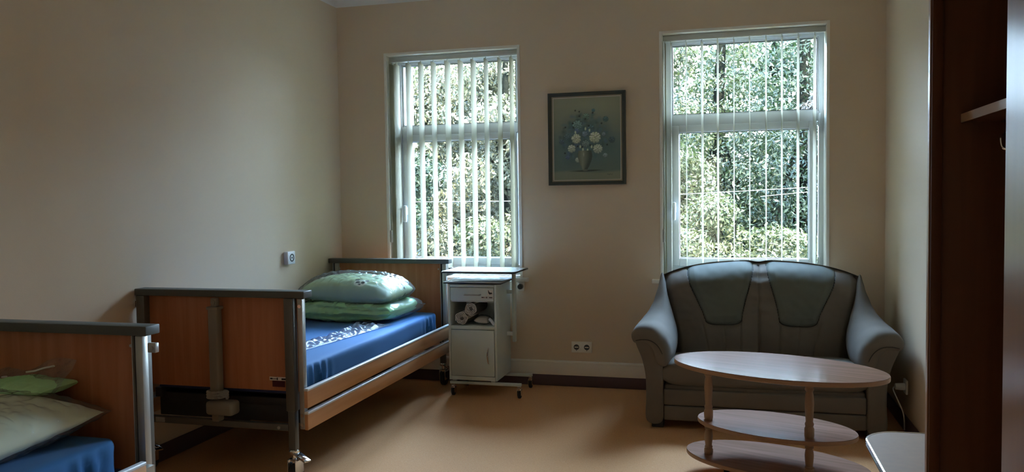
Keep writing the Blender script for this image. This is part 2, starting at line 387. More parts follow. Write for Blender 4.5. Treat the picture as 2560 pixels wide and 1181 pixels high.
# ------------------------------------------------------------------ hospital beds
def mattress_mesh(x0, x1, y0, y1, z0, z1):
    bm = B(); nu, nv = 150, 26
    # closed band around the plan outline, then top
    def outline(t):
        r = .05; w_, l_ = x1-x0-2*r, y1-y0-2*r; per = 2*(w_+l_)+2*math.pi*r; s = t*per
        segs = [('l', w_), ('c', 0), ('l', l_), ('c', 1), ('l', w_), ('c', 2), ('l', l_), ('c', 3)]
        px, py, d = x0+r, y0, 0
        cs = [(x1-r, y0+r), (x1-r, y1-r), (x0+r, y1-r), (x0+r, y0+r)]
        st = [(x0+r, y0), (x1, y0+r), (x1-r, y1), (x0, y1-r)]; di = [(1,0),(0,1),(-1,0),(0,-1)]
        for i in range(4):
            L_ = w_ if i % 2 == 0 else l_
            if s <= L_: return (st[i][0]+di[i][0]*s, st[i][1]+di[i][1]*s, di[i][1], -di[i][0], i, s/L_, L_)
            s -= L_
            if s <= math.pi*r/2:
                a = s/r-math.pi/2+i*math.pi/2; return (cs[i][0]+r*math.cos(a), cs[i][1]+r*math.sin(a), math.cos(a), math.sin(a), i, 1.0, L_)
            s -= math.pi*r/2
        return (x0+r, y0, 0, -1, 0, 0, 1)
    NU = 420
    rows = []
    lev = [0,.04,.12,.22,.34,.46,.58,.70,.80,.88,.94,.98,1.0]
    cm = Vector(((x0+x1)/2, (y0+y1)/2, 0))
    ring = [outline(k/NU) for k in range(NU)]
    for j, h in enumerate(lev):
        row = []
        for k, (px, py, nx, ny, i, q, L_) in enumerate(ring):
            cx = min(abs(px-x0), abs(px-x1)); cy = min(abs(py-y0), abs(py-y1)); dc = max(cx, cy)
            g = math.exp(-((dc-.16)/.10)**2)*1.0
            pl = .011*g*math.sin(k*1.15+2*ns(k*.3, h*3, 1))*(1-h**3)
            rnd = -.018*(1-math.sqrt(max(0, 1-max(0, (h-.80)/.20)**2))) - .01*(1-min(1, h/.12))
            und = .004*ns(px*3, py*3, h*2)
            row.append(bm.verts.new((px+nx*(pl+rnd+und), py+ny*(pl+rnd+und), z0+(z1-z0)*h+ (.004*ns(px*2.5, py*2.5, 3) if h > .9 else 0))))
        rows.append(row)
    for a, b in zip(rows, rows[1:]):
        for k in range(NU): bm.faces.new((a[k], a[(k+1)%NU], b[(k+1)%NU], b[k]))
    prev = rows[-1]
    for s in (.93, .85, .7, .5, .25):
        row = [bm.verts.new((cm.x+(ring[k][0]-cm.x)*s, cm.y+(ring[k][1]-cm.y)*s, z1+.002+.003*ns(ring[k][0]*s*2.5, ring[k][1]*s*2.5, 3))) for k in range(NU)]
        for k in range(NU): bm.faces.new((prev[k], prev[(k+1)%NU], row[(k+1)%NU], row[k]))
        prev = row
    bm.faces.new(prev); bm.faces.new(rows[0][::-1])
    return bm
def make_bed():
    x0, x1, yf, yh, zt = -2.955, -2.0, 3.512, 5.655, .951
    bed = thing('hospital_bed', ((x0+x1)/2, (yf+yh)/2, 0), 'brown wooden care bed against the window wall with a bagged pillow on top', 'bed')
    def board(name, ya, yb, outer):   # ya = front (camera side), yb = back
        b = obj(name, bx(x0+.03, x1-(.035 if outer else .066), ya+.030, yb-.012, .452 if outer else .40, zt-.03, .004), 'panel_wood', bed)
        bm = B(); box(bm, x0-.008, x1+.006, ya-.004, yb+.012, zt-.034, zt, .004, 3); obj('cap', bm, 'cap_grey', b)
        return b
    fb = board('footboard', yf, yf+.065, True)
    bm = B(); c = fb     # stickers on the footboard face
    yy = yf+.030
    box(bm, -2.213, -2.116, yy-.0012, yy, .5035, .5215, mi=0)
    for q in ((-2.209,-2.196,.509,.516), (-2.196,-2.172,.510,.513), (-2.172,-2.166,.506,.518), (-2.146,-2.120,.507,.516)): box(bm, q[0], q[1], yy-.002, yy-.001, q[2], q[3], mi=1)
    obj('inventory_sticker', bm, ['label_white', 'ink'], fb, 0)
    obj('type_plate', bx(-2.197, -2.128, yy-.0015, yy, .472, .5025), 'label_red', fb, 0)
    hb = board('headboard', yh-.06, yh, False)
    for sx in (-2.885, -2.085):
        bm = B(); lathe(bm, [(.003,-.004),(.006,-.003),(.006,0)], (sx, yh-.030, .875), 12, axis='y'); obj('screw_cap', bm, 'steel_light', hb)
    # posts
    for (px, py) in ((x0+.03, yf+.008), (-2.078, yf+.008), (x0+.03, yh+.010), (-2.078, yh+.010)):
        s = .0245
        p = obj('post', bx(px-s, px+s, py-s+.006, py+s+.006, .362, zt-.034, .005), 'steel_dark', bed)
        obj('inner_tube', bx(px-.019, px+.019, py-.013, py+.025, .168, .37, .004), 'steel_dark', p)
        bm = B(); py += .006      # caster with brake pedal
        lathe(bm, [(.020,.150),(.026,.152),(.026,.164),(.021,.170)], (px, py, 0)); 
        tube(bm, [(px, py, .15), (px, py, .105)], .012)
        box(bm, px-.024, px-.018, py-.03, py+.05, .045, .125, .004); box(bm, px+.018, px+.024, py-.03, py+.05, .045, .125, .004); box(bm, px-.024, px+.024, py-.02, py+.035, .112, .126, .004)
        mt = Matrix.Translation((px+.045, py-.012, .140)) @ Matrix.Rotation(.42, 4, 'Y') @ Matrix.Rotation(-.25, 4, 'Z')
        box(bm, -.048, .048, -.024, .024, -.005, .005, .004, 2, 0, mt); box(bm, -.01, .03, -.010, .010, .004, .009, .002, 2, 0, mt)
        cs = obj('caster', bm, 'chrome', bed)
        bm = B(); lathe(bm, [(.020,-.017),(.045,-.017),(.050,-.011),(.050,.011),(.045,.017),(.020,.017)], (px, py+.015, .050), 32, axis='x')
        obj('wheel', bm, 'black_rubber', cs)
    # cross tubes at both ends
    for yy in (yf+.016, yh+.016):
        bm = B(); box(bm, x0+.055, -2.1, yy-.016, yy+.016, .262, .294, .003)
        cr_ = obj('cross_tube', bm, 'steel_dark', bed)
        bm = B(); box(bm, -2.86, -2.805, yy-.020, yy-.016, .266, .292, .002); obj('bracket', bm, 'steel_light', cr_)
        bm = B(); lathe(bm, [(.008,-.020),(.008,-.015)], (-2.15, yy, .277), 12, axis='y'); obj('bolt', bm, 'steel_light', cr_)
    # lifting column, motor and coiled cable
    for yy, sg in ((yf-.012, 1), (yh+.055, 0)):
        if not sg: continue
        bm = B(); box(bm, -2.512, -2.458, yy-.024, yy+.024, .44, .870, .010, 3); box(bm, -2.516, -2.452, yy-.027, yy+.027, .856, .872, .004)
        box(bm, -2.499, -2.466, yy-.014, yy+.014, .868, .914, .005); lathe(bm, [(.012,-.02),(.012,.02)], (-2.482, yy, .893), 16, axis='y')
        box(bm, -2.512, -2.470, yy-.015, yy+.035, .292, .345, .008)
        ac = obj('lifting_column', bm, 'actuator_grey', bed)
        bm = B(); box(bm, -2.527, -2.374, yy-.046, yy+.034, .332, .402, .018, 4); obj('motor_housing', bm, 'actuator_grey', ac)
        bm = B(); pts = []
        for k in range(3*40):
            a = 2*math.pi*k/40; pts.append((-2.478+.05*math.cos(a), yy-.006+.042*math.sin(a), .412+.013*k/40))
        # coil of a thin spiral wound along the loop
        sp_ = []
        for k in range(len(pts)*9):
            t = k/9; i = min(int(t), len(pts)-2); f = t-i; p = Vector(pts[i]).lerp(Vector(pts[i+1]), f)
            a = 2*math.pi*(t/40); rad = Vector((math.cos(a), math.sin(a), 0)); ph = k*2*math.pi/7
            sp_.append(p+rad*.0055*math.cos(ph)+Vector((0,0,1))*.0055*math.sin(ph))
        tube(bm, sp_[::1], .0018, 5); obj('coiled_cable', bm, 'plastic_grey', ac)
    # mattress base
    bm = B()
    for px in (-2.90, -2.075): box(bm, px-.02, px+.02, yf+.075, yh-.07, .375, .425, .004)
    for k in range(9): box(bm, -2.90, -2.075, yf+.16+k*.23, yf+.20+k*.23, .40, .428, .003)
    box(bm, -2.85, -2.12, yf+.09, yf+.13, .36, .40, .004); box(bm, -2.85, -2.12, yh-.13, yh-.09, .36, .40, .004)
    box(bm, -2.885, -2.095, yf+.12, yh-.12, .385, .400, .003)
    for k in (0, 1): box(bm, -2.80, -2.16, yf+.30+k*1.1, yf+.62+k*1.1, .30, .385, .006)
    box(bm, -2.912, -2.078, yf+.10, yf+.16, .275, .40, .004)
    obj('bed_frame', bm, 'black_rubber', bed)
    obj('mattress', mattress_mesh(-2.905, -2.062, yf+.085, yh-.125, .430, .566), 'sheet_blue', bed, 60)
    bm = B(); box(bm, -2.89, -2.09, yf+.07, yh-.09, .428, .445, .006); obj('mattress_pad', bm, 'sheet_navy', bed)
    # side guard: end guides and rails
    for sx, ox in ((-2.018, 1), (x0+.012, -1)):
        bm = B(); cxm = -2.044 if ox > 0 else x0+.045
        box(bm, cxm-.006, cxm+.024, yh-.052, yh-.020, .277, zt-.036, .003, mi=0); box(bm, cxm-.022, cxm-.018, yh-.052, yh-.020, .277, zt-.036, .001, mi=0); box(bm, cxm-.022, cxm-.004, yh-.040, yh-.022, .278, zt-.037, mi=1)
        obj('guide_channel', bm, ['steel_light', 'black_rubber'], bed)
        for yy in (yf-.0,):
            bm = B(); box(bm, sx-.013, sx+.013, yy-.004, yy+.028, .277, zt-.036, .003)
            g = obj('guide_post', bm, 'steel_light', bed)
            for zz in (.30, .345, .88):
                bm = B(); lathe(bm, [(.009,-.010),(.009,-.003),(.006,-.001)], (sx, yy+.002, zz), 14, axis='y'); obj('guide_screw', bm, 'chrome', g)
        for za, zb in ((.386, .482), (.279, .368)):
            xm = sx+ox*.030
            bm = B(); box(bm, xm-.010, xm+.010, yf-.02, yh-.10, za, zb-.012, .004); r = obj('side_rail', bm, 'rail_beech', bed)
            bm = B(); box(bm, xm-.012, xm+.012, yf-.02, yh-.10, zb-.014, zb, .005, 3); obj('rail_cap', bm, 'rail_edge', r)
            obj('rail_mount', bx(min(sx, xm), max(sx, xm), yf+.002, yf+.018, za+.02, zb-.03), 'steel_light', r)
            obj('rail_mount', bx(min(sx+ox*-.02, xm), max(sx-ox*.02, xm), yh-.104, yh-.048, za+.02, zb-.03), 'steel_light', r)
    obj('lock_knob', bx(x0-.012, x0+.006, yf+.004, yf+.03, .855, .888, .003), 'black_rubber', fb)
    bm = B(); box(bm, x1-.004, x1+.03, yh-.045, yh-.025, .855, .89, .003); lathe(bm, [(.007,-.004),(.007,.0)], (x1+.016, yh-.045, .872), 12, axis='y')
    obj('release_button', bm, 'steel_light', hb)
    return bed
bed1 = make_bed()
bed2 = copy_tree(bed1); bed2.location = bed1.location + Vector((-.035, -3.172, 0))
bed2.location.x = bed1.location.x - .008
bed2['label'] = 'nearer care bed cut off by the left edge of the photo'
bed1['group'] = bed2['group'] = 'care beds along the left wall'

# ------------------------------------------------------------------ pillows, duvets, bags
def setcol(me, fn):
    ca = me.color_attributes.new('Col', 'FLOAT_COLOR', 'POINT')
    buf = np.ones((len(me.vertices), 4), np.float32)
    co = np.empty(len(me.vertices)*3, np.float32); me.vertices.foreach_get('co', co); co = co.reshape(-1, 3)
    buf[:, :3] = fn(co); ca.data.foreach_set('color', buf.ravel())
RND = .22
def pillow_pt(u, v, top, hx, hy, T, seed, wr=.006, pos=False):
    a, b = 2*u-1, 2*v-1
    X = a*hx*(1-.07*(1-b*b)*abs(a)**3); Y = b*hy*(1-.09*(1-a*a)*abs(b)**3)
    if RND: X, Y = X*math.sqrt(1-RND*b*b*b*b), Y*math.sqrt(1-RND*a*a*a*a)
    h = max(0, (1-abs(a)**3.2))**.6*max(0, (1-abs(b)**3.0))**.6
    rim = math.exp(-(min(1-abs(a), 1-abs(b))/.10)**2)
    n_ = wr*(ns(X*14+seed, Y*14, 1)+.6*ns(X*34+seed, Y*30, 2)) + .006*rim*math.sin((X+Y*.7)*90+seed)*(.4+ns(X*9, Y*9, seed))
    if pos: n_ = (abs(n_)*1.3+.002)*(1 if top else -1)
    z = (h*T*(1 if top else -.62)) + n_*(h**.4 if h > 0 else 0)
    return X, Y, z
def pillow_bm(hx, hy, T, seed, mtx, wr=.006, nu=90, nv=70, grow=0., bulge=1., pos=False):
    bm = B()
    for top in (True, False):
        V = grid(bm, lambda u, v: pillow_pt(u, v, top, hx+grow, hy+grow, T*bulge+grow*.9, seed, wr=wr, pos=pos), nu, nv)
        if not top:
            for f in bm.faces: pass
    bmesh.ops.remove_doubles(bm, verts=bm.verts, dist=.0004)
    bmesh.ops.recalc_face_normals(bm, faces=bm.faces)
    bmesh.ops.transform(bm, matrix=mtx, verts=bm.verts)
    return bm
# pillow on the far bed
pm = Matrix.Translation((-2.525, 5.17, .756)) @ Matrix.Rotation(-.06, 4, 'Z') @ Matrix.Rotation(.03, 4, 'Y') @ Matrix.Rotation(.05, 4, 'X')
p1 = thing('pillow', (-2.515, 5.17, .70), 'pale green and blue printed pillow in clear wrap on folded duvet of the far bed', 'pillow')
o = obj('pillow_case', pillow_bm(.365, .255, .112, 3.1, pm, .007, 150, 110), 'print', p1, 60)
def paint1(co):
    x, y, z = co[:, 0], co[:, 1], co[:, 2]
    base = np.tile(np.array([.46,.56,.38]), (len(co), 1)).astype(float)
    blue = np.array([.42,.62,.72]); side = (y < -.19)
    k = np.clip((-y-.15)/.08, 0, 1)[:, None]; base = base*(1-k)+np.array([.36,.52,.50])*k
    st = (np.sin(y*52+2*np.sin(x*6)) > .3) & (np.abs(y) < .2); base[st] = base[st]*.75+np.array([.62,.66,.36])*.25
    dot = lambda cx, cy, rx, ry, c: base.__setitem__(((x-cx)/rx)**2+((y-cy)/ry)**2 < 1, c)
    for (ox, oy) in ((.10, -.165), (-.24, -.06), (.02, .12), (.28,.02)):
        dot(ox, oy-.004, .046, .036, [.80,.82,.78])
        for (a, b_) in ((-.036,.030), (.036,.030), (-.018,-.002), (.018,-.002)): dot(ox+a, oy+b_, .016, .013, [.03,.04,.04])
        dot(ox, oy-.022, .008, .007, [.05,.05,.05])
    return base*np.array([1.0, 1.08, .92])*.95
setcol(o.data, paint1)
obj('clear_wrap', pillow_bm(.368, .258, .118, 8.4, pm, .014, 150, 120, grow=.012, pos=True), 'clear_wrap', p1, 30)
# folded duvet under it (three soft layers)
def folded(cx, cy, z0, hx, hy, H, layers, seed, rot=0.):
    bm = B(); n = 90
    def fn(u, v):
        th = 2*math.pi*u; c, s = math.cos(th), math.sin(th)
        # closed super-ellipse section across y/z, swept along x
        yy = hy*math.copysign(abs(c)**.55, c); zz = H/2*math.copysign(abs(s)**.6, s)
        x = (2*v-1)*hx; e = (1-abs(2*v-1)**5)**.5 if abs(2*v-1) < 1 else 0
        fold = .014*math.cos((zz/(H/2))*math.pi*layers)*(1 if abs(c) > .3 else .3)*(1 if c < 0 else .6)
        wr = .022*ns(x*6+seed, zz*26, yy*5)+.016*ns(x*15+seed, zz*44, yy*9)+.010*abs(ns(x*30, zz*20+seed, yy*20))
        k = (.25+.75*e)
        return (x+wr*.5, (yy*(.86+.14*e)+math.copysign(1, c)*(fold+wr)*abs(c)), z0+H/2+(zz+.6*wr)*k)
    grid(bm, fn, 84, n, closeu=True)
    bmesh.ops.holes_fill(bm, edges=[e for e in bm.edges if e.is_boundary], sides=0)
    bmesh.ops.recalc_face_normals(bm, faces=bm.faces)
    bmesh.ops.transform(bm, matrix=Matrix.Translation((cx, cy, 0)) @ Matrix.Rotation(rot, 4, 'Z'), verts=bm.verts)
    return bm
d1 = thing('duvet', (-2.53, 5.18, .566), 'folded green duvet in a clear bag under the printed pillow on the far bed', 'duvet')
obj('folded_duvet', folded(-2.53, 5.17, .571, .355, .255, .135, 2.5, 1.7, -.03), 'duvet_green', d1, 60)
obj('clear_bag', folded(-2.515, 5.17, .568, .385, .280, .145, 2, 9.2, -.03), 'clear_wrap', d1, 25)
# empty tail of the bag lying along the mattress
def sheet_bag(outl_l, outl_r, zf, nu, nv, amp, seed, th=.018):
    """crumpled flat bag between two polylines, two skins closed at the rim"""
    def lerp(P, t):
        q = t*(len(P)-1); i = min(int(q), len(P)-2); return Vector(P[i]).lerp(Vector(P[i+1]), q-i)
    bm = B()
    for sg in (1, -1):
        def fn(u, v):
            a, b = lerp(outl_l, v), lerp(outl_r, v); p = a.lerp(b, u)
            rim = (1-abs(2*u-1)**3)*(1-abs(2*v-1)**8)
            hgt = (th*(.6+.8*ns(p.x*9+seed, p.y*5, 2)) + amp*abs(ns(p.x*30+seed, p.y*15, 1)))*rim
            return (p.x, p.y, p.z+.003+(hgt if sg > 0 else .0))
        grid(bm, fn, nu, nv)
    bmesh.ops.remove_doubles(bm, verts=bm.verts, dist=.0003); bmesh.ops.recalc_face_normals(bm, faces=bm.faces)
    return bm
bm = sheet_bag([(-2.40,3.85,.568),(-2.38,4.1,.568),(-2.35,4.35,.57),(-2.37,4.6,.57),(-2.39,4.82,.57),(-2.40,4.88,.572)],
               [(-2.262,3.85,.568),(-2.262,4.0,.568),(-2.235,4.2,.568),(-2.20,4.5,.57),(-2.165,4.8,.57),(-2.15,4.93,.57)], 0, 60, 200, .030, 5.5, .022)
tag(obj('plastic_bag', bm, 'clear_bag', None, 22), 'empty crumpled clear plastic bag lying along the far blue mattress', 'plastic bag')

# near bed
RND = .06
pm2 = Matrix.Translation((-2.515, 2.035, .632)) @ Matrix.Rotation(.03, 4, 'Z') @ Matrix.Rotation(.04, 4, 'X')
p2 = thing('pillow', (-2.515, 2.035, .57), 'plump sage green pillow in clear wrap at the head of the nearer bed', 'pillow')
mat('sage', (.86,.92,.70), .7, sheen=.2)
obj('pillow_case', pillow_bm(.375, .355, .105, 6.2, pm2, .004, 110, 100), 'sage', p2, 60)
obj('clear_wrap', pillow_bm(.385, .362, .108, 12.7, pm2, .010, 170, 160, grow=.009, pos=True), 'clear_wrap', p2, 25)
d2 = thing('duvet', (-2.6, 2.33, .70), 'thin folded green blanket in a clear bag behind the nearer pillow', 'blanket')
bm = folded(-2.605, 2.345, .708, .285, .085, .045, 1, 4.4, .02); obj('folded_blanket', bm, 'duvet_green', d2, 60)
def stand_bag(u, v):    # stands up against the headboard, top edge slanting up to the right corner
    x = -2.90+u*.60; zt_ = .735+.10*u**1.4+(.012*math.sin(u*17)); zb_ = .700
    z = zb_+(zt_-zb_)*v; y = 2.27+.15*v**.7+.018*ns(x*12, z*30, 3)+.010*ns(x*40, z*60, 5)
    return (x, min(y, 2.442), z)
bm = B(); grid(bm, stand_bag, 70, 30); bmesh.ops.solidify(bm, geom=bm.faces[:], thickness=.004)
obj('clear_bag', bm, 'brown_bag', d2, 20)
bm = B(); tube(bm, [(-2.50,2.39,.775),(-2.46,2.39,.781),(-2.42,2.392,.793),(-2.375,2.392,.802)], .0035, 8);
obj('bag_fastener', bm, 'label_white', d2)
bm = B(); lathe(bm, [(.010,0),(.010,.003)], (-2.58, 2.37, .757), 14)
obj('bag_clip', bm, 'label_white', d2)

# ------------------------------------------------------------------ bedside cabinet
def cabinet():
    x0, x1, y0, y1 = -1.925, -1.572, 5.372, 5.735; z0, z1 = .118, .792
    c = thing('bedside_cabinet', ((x0+x1)/2, (y0+y1)/2, 0), 'grey metal bedside cabinet on casters between the far bed and the wall sockets', 'cabinet')
    t = .016; bm = B()
    box(bm, x0, x0+t, y0, y1, z0, z1, .003); box(bm, x1-t, x1, y0, y1, z0, z1, .003); box(bm, x0+t, x1-t, y1-.006, y1, z0, z1)
    box(bm, x0+t, x1-t, y0, y1-.006, z0, z0+.028, .002); box(bm, x0+t, x1-t, y0+.004, y1-.006, .476, .502, .003); box(bm, x0+t, x1-t, y0, y1-.006, z1-.018, z1, .002)
    box(bm, x0+t, x1-t, y0+.02, y1-.006, .668, .676)
    obj('body', bm, 'cabinet_paint', c)
    d = obj('drawer', bx(x0+t+.003, x1-t-.003, y0-.002, y0+.30, .679, .771, .003), 'cabinet_paint', c)
    bm = B(); tube(bm, [(-1.80,y0,.722),(-1.80,y0-.022,.722),(-1.795,y0-.027,.722),(-1.69,y0-.027,.722),(-1.685,y0-.022,.722),(-1.685,y0,.722)], .0045, 10); obj('handle', bm, 'steel_light', d)
    bm = B(); yy = y0-.002     # stickers: small plate with an animal silhouette and a barcode strip
    box(bm, -1.634, -1.598, yy-.0012, yy, .715, .757, mi=0)
    prism(bm, [(-1.630,.755),(-1.626,.754),(-1.621,.742),(-1.612,.738),(-1.604,.739),(-1.600,.732),(-1.602,.727),(-1.608,.729),(-1.613,.725),(-1.620,.726),(-1.627,.735)], yy-.0022, yy-.001, 'y', mi=1)
    box(bm, -1.680, -1.632, yy-.0012, yy, .697, .711, mi=0); box(bm, -1.626, -1.596, yy-.0012, yy, .698, .709, mi=0)
    for q in ((-1.677,-1.662,.701,.707), (-1.662,-1.645,.703,.705), (-1.643,-1.637,.699,.709), (-1.623,-1.600,.7005,.7065)): box(bm, q[0], q[1], yy-.0022, yy-.001, q[2], q[3], mi=1)
    obj('sticker', bm, ['label_white', 'ink'], d, 0)
    dr = obj('door', bx(x0+t+.003, x1-t-.003, y0-.002, y0+.014, z0+.031, .473, .003), 'cabinet_paint', c)
    bm = B(); tube(bm, smoothpoly([(-1.632,y0-.002,.352),(-1.634,y0-.016,.340),(-1.636,y0-.026,.300),(-1.632,y0-.018,.252),(-1.630,y0-.002,.238)], 24, False), .0052, 10); obj('handle', bm, 'chrome', dr)
    # lower worktop with rim
    bm = B(); box(bm, x0-.030, x1+.040, y0-.014, y1+.006, .797, .806, .004, mi=1); box(bm, x0-.028, x1+.038, y0-.012, y1+.004, .805, .809, .002, mi=0)
    for q in ((x0-.028, x1+.038, y0-.012, y0+.004), (x0-.028, x1+.038, y1-.012, y1+.004), (x0-.028, x0-.014, y0, y1), (x1+.024, x1+.038, y0, y1)): box(bm, q[0], q[1], q[2], q[3], .808, .812, .002, mi=0)
    obj('worktop', bm, ['top_laminate', 'edge_dark'], c)
    # overbed leaf on its column
    def rrect(xa, xb, ya, yb, r, n=6):
        P = []
        for cx, cy, a0 in ((xb-r, yb-r, 0), (xa+r, yb-r, 90), (xa+r, ya+r, 180), (xb-r, ya+r, 270)):
            P += [(cx+r*math.cos(math.radians(a0+90*k/n)), cy+r*math.sin(math.radians(a0+90*k/n))) for k in range(n+1)]
        return P
    bm = B(); prism(bm, rrect(x0-.046, x1+.143, y0-.018, y1+.004, .022), .872, .882, mi=1, bev=.002); prism(bm, rrect(x0-.043, x1+.140, y0-.015, y1+.001, .020), .8815, .8845, mi=0)
    lf = obj('overbed_top', bm, ['top_laminate', 'edge_dark'], c)
    bm = B(); box(bm, x0+.0, x1+.08, y1-.10, y1-.07, .848, .872, .003); obj('support_bar', bm, 'cabinet_paint', lf)
    bm = B(); box(bm, x0-.02, x0+.0, y0+.0, y1-.03, .850, .872, .003); obj('support_bar', bm, 'cabinet_paint', lf)
    bm = B(); box(bm, x1+.042, x1+.066, y1-.105, y1-.070, .352, .872, .004); col = obj('column', bm, 'cabinet_paint', c)
    bm = B(); box(bm, x1-.004, x1+.044, y1-.100, y1-.075, .395, .425, .006); obj('column_clamp', bm, 'device_white', col)
    bm = B(); box(bm, x1-.002, x1+.044, y1-.098, y1-.078, .70, .73, .004); obj('column_clamp', bm, 'cabinet_paint', col)
    # base bars and casters
    for yy in (y0+.022, y1-.02):
        bm = B(); box(bm, x0+.0, x1+.165, yy-.014, yy+.014, .086, .106, .003); box(bm, x0+.02, x0+.05, yy-.012, yy+.012, .100, z0+.002); box(bm, x1-.05, x1-.02, yy-.012, yy+.012, .100, z0+.002); obj('base_bar', bm, 'cabinet_paint', c)
    for (cx, cy) in ((x0+.02, y0+.022), (x1+.150, y0+.022), (x0+.02, y1-.02), (x1+.150, y1-.02)):
        bm = B(); tube(bm, [(cx,cy,.095),(cx,cy,.062)], .008); lathe(bm, [(.012,.062),(.015,.066),(.015,.076),(.010,.080)], (cx,cy,0), 20)
        box(bm, cx-.016, cx-.012, cy-.012, cy+.024, .022, .066, .002); box(bm, cx+.012, cx+.016, cy-.012, cy+.024, .022, .066, .002); box(bm, cx-.016, cx+.016, cy-.012, cy+.014, .058, .066, .002)
        k = obj('caster', bm, 'chrome', c)
        bm = B(); lathe(bm, [(.010,-.010),(.024,-.010),(.027,-.006),(.027,.006),(.024,.010),(.010,.010)], (cx, cy+.008, .027), 24, axis='x'); obj('wheel', bm, 'black_rubber', k)
    return c
cabinet()
# rolled towels in the cabinet
def towel(cx, y0, cz, R, L_, seed):
    t = thing('rolled_towel', (cx, y0+L_/2, cz-R), '', 'towel', 'rolled towels in the bedside cabinet')
    turns = 3.4; n = 150; bm = B(); ang0 = seed; thick = R/turns*.42
    def P(a, off):
        r = .012+(R-.014)*a; th = ang0+a*turns*2*math.pi; wob = 1+.05*math.sin(th*5+seed)
        return (cx+(r*wob+off)*math.cos(th), cz+(r*wob+off)*math.sin(th))
    inn = [P(k/n, -thick/2) for k in range(n+1)]; out = [P(k/n, thick/2) for k in range(n+1)]
    for ya, yb in ((y0, y0+L_),):
        A = [[bm.verts.new((p[0], yy+.004*math.sin(i*.9+seed), p[1])) for i, p in enumerate(q)] for q, yy in ((inn, ya), (out, ya), (out, yb), (inn, yb))]
        for r_ in range(4):
            a, b = A[r_], A[(r_+1)%4]
            for k in range(n): bm.faces.new((a[k], a[k+1], b[k+1], b[k]))
        bm.faces.new([A[r_][0] for r_ in range(4)]); bm.faces.new([A[r_][-1] for r_ in range(4)][::-1])
    bmesh.ops.recalc_face_normals(bm, faces=bm.faces)
    obj('terry_roll', bm, 'towel', t, 50)
    bm = B(); lathe(bm, [(.002,y0+.008),(R*.92,y0+.008),(R*.92,y0+L_-.008),(.002,y0+L_-.008)], (cx, 0, cz), 28, axis='y'); obj('gap_shade_core', bm, 'towel_gap_shade', t)  # dark core paints the shade between the turns of the roll
    return t
a = towel(-1.832, 5.385, .551, .0475, .27, 1.0); a['label'] = 'lower rolled grey towel at the left on the cabinet shelf'
a = towel(-1.763, 5.390, .617, .0465, .27, 2.6); a['label'] = 'upper rolled grey towel leaning on top of the lower one'
pk = thing('toiletry_packet', (-1.70, 5.45, .502), 'pale squashed plastic packet right of the rolled towels on the shelf', 'packet')
pmx = Matrix.Translation((-1.692, 5.45, .532)) @ Matrix.Rotation(.1, 4, 'Y')
obj('packet', pillow_bm(.052, .060, .028, 2.2, pmx, .003, 34, 34), 'towel', pk, 60)
obj('clear_wrap', pillow_bm(.052, .060, .030, 5.2, pmx, .005, 50, 50, grow=.003, pos=True), 'clear_wrap', pk, 25)
bm = B()
tube(bm, smoothpoly([(-1.640,5.42,.548),(-1.625,5.42,.535),(-1.608,5.42,.513),(-1.600,5.42,.509)], 20, False), .011, 12, rs=None); 
tag(obj('white_tube', bm, 'device_white'), 'short white tube leaning against the right side of the cabinet shelf', 'tube')
bm = B(); grid(bm, lambda u, v: (-1.662+.070*u+.012*v, 5.44+.05*v+.010*ns(u*6, v*6, 2), .505+.115*(1-abs(u-.25))*v*(.6+.4*math.sin(u*5+1))+.004*ns(u*14, v*14, 4)), 30, 30); bmesh.ops.solidify(bm, geom=bm.faces[:], thickness=.002)
tag(obj('film_bag', bm, 'clear_wrap', None, 20), 'thin crumpled clear film behind the packet on the cabinet shelf', 'plastic bag')

# ------------------------------------------------------------------ wall fittings
v = thing('radiator_valve', (-1.50, D-.04, .70), 'dark radiator valve knob under the left window sill beside the cabinet', 'valve')
bm = B(); tube(bm, [(-1.50,D-.001,.735),(-1.50,D-.045,.735)], .008); box(bm, -1.53, -1.485, D-.03, D-.001, .70, .765, .004); obj('bracket', bm, 'white_enamel', v)
bm = B(); lathe(bm, [(.010,-.035),(.019,-.033),(.021,-.010),(.019,.0),(.010,.004)], (-1.503, D-.045, .738), 18, axis='y'); obj('knob', bm, 'dark_plastic', v)

s = thing('wall_socket', (-1.06, D, .293), 'white double wall socket above the skirting between cabinet and sofa', 'socket')
bm = bx(-1.136, -.984, D-.012, D, .253, .334, .004, 3)
s_pl = obj('cover_plate', bm, 'socket_white', s)
for cx in (-1.098, -1.022):
    bm = B(); yy = D-.012
    box(bm, cx-.036, cx+.036, yy-.002, yy, .258, .329, .001)
    # recessed well: ring wall and dark bottom
    N = 32; ro, ri = .0235, .0205
    V1 = [bm.verts.new((cx+ro*math.cos(2*math.pi*k/N), yy-.004, .294+ro*math.sin(2*math.pi*k/N))) for k in range(N)]
    V0 = [bm.verts.new((cx+(ro+.001)*math.cos(2*math.pi*k/N), yy-.001, .294+(ro+.001)*math.sin(2*math.pi*k/N))) for k in range(N)]
    V2 = [bm.verts.new((cx+ri*math.cos(2*math.pi*k/N), yy-.0038, .294+ri*math.sin(2*math.pi*k/N))) for k in range(N)]
    V3 = [bm.verts.new((cx+ri*math.cos(2*math.pi*k/N), yy-.0022, .294+ri*math.sin(2*math.pi*k/N))) for k in range(N)]
    for a_, b_ in ((V0, V1), (V1, V2), (V2, V3)):
        for k in range(N): bm.faces.new((a_[k], a_[(k+1)%N], b_[(k+1)%N], b_[k]))
    wl = bm.faces.new(V3); wl.material_index = 1
    box(bm, cx-.014, cx+.014, yy-.0036, yy-.002, .290, .297, .001, mi=0); lathe(bm, [(.003,-.0045),(.003,-.002)], (cx, yy, .270), 10, mi=1, axis='y')
    obj('socket_insert', bm, ['socket_white', 'edge_dark'], s)

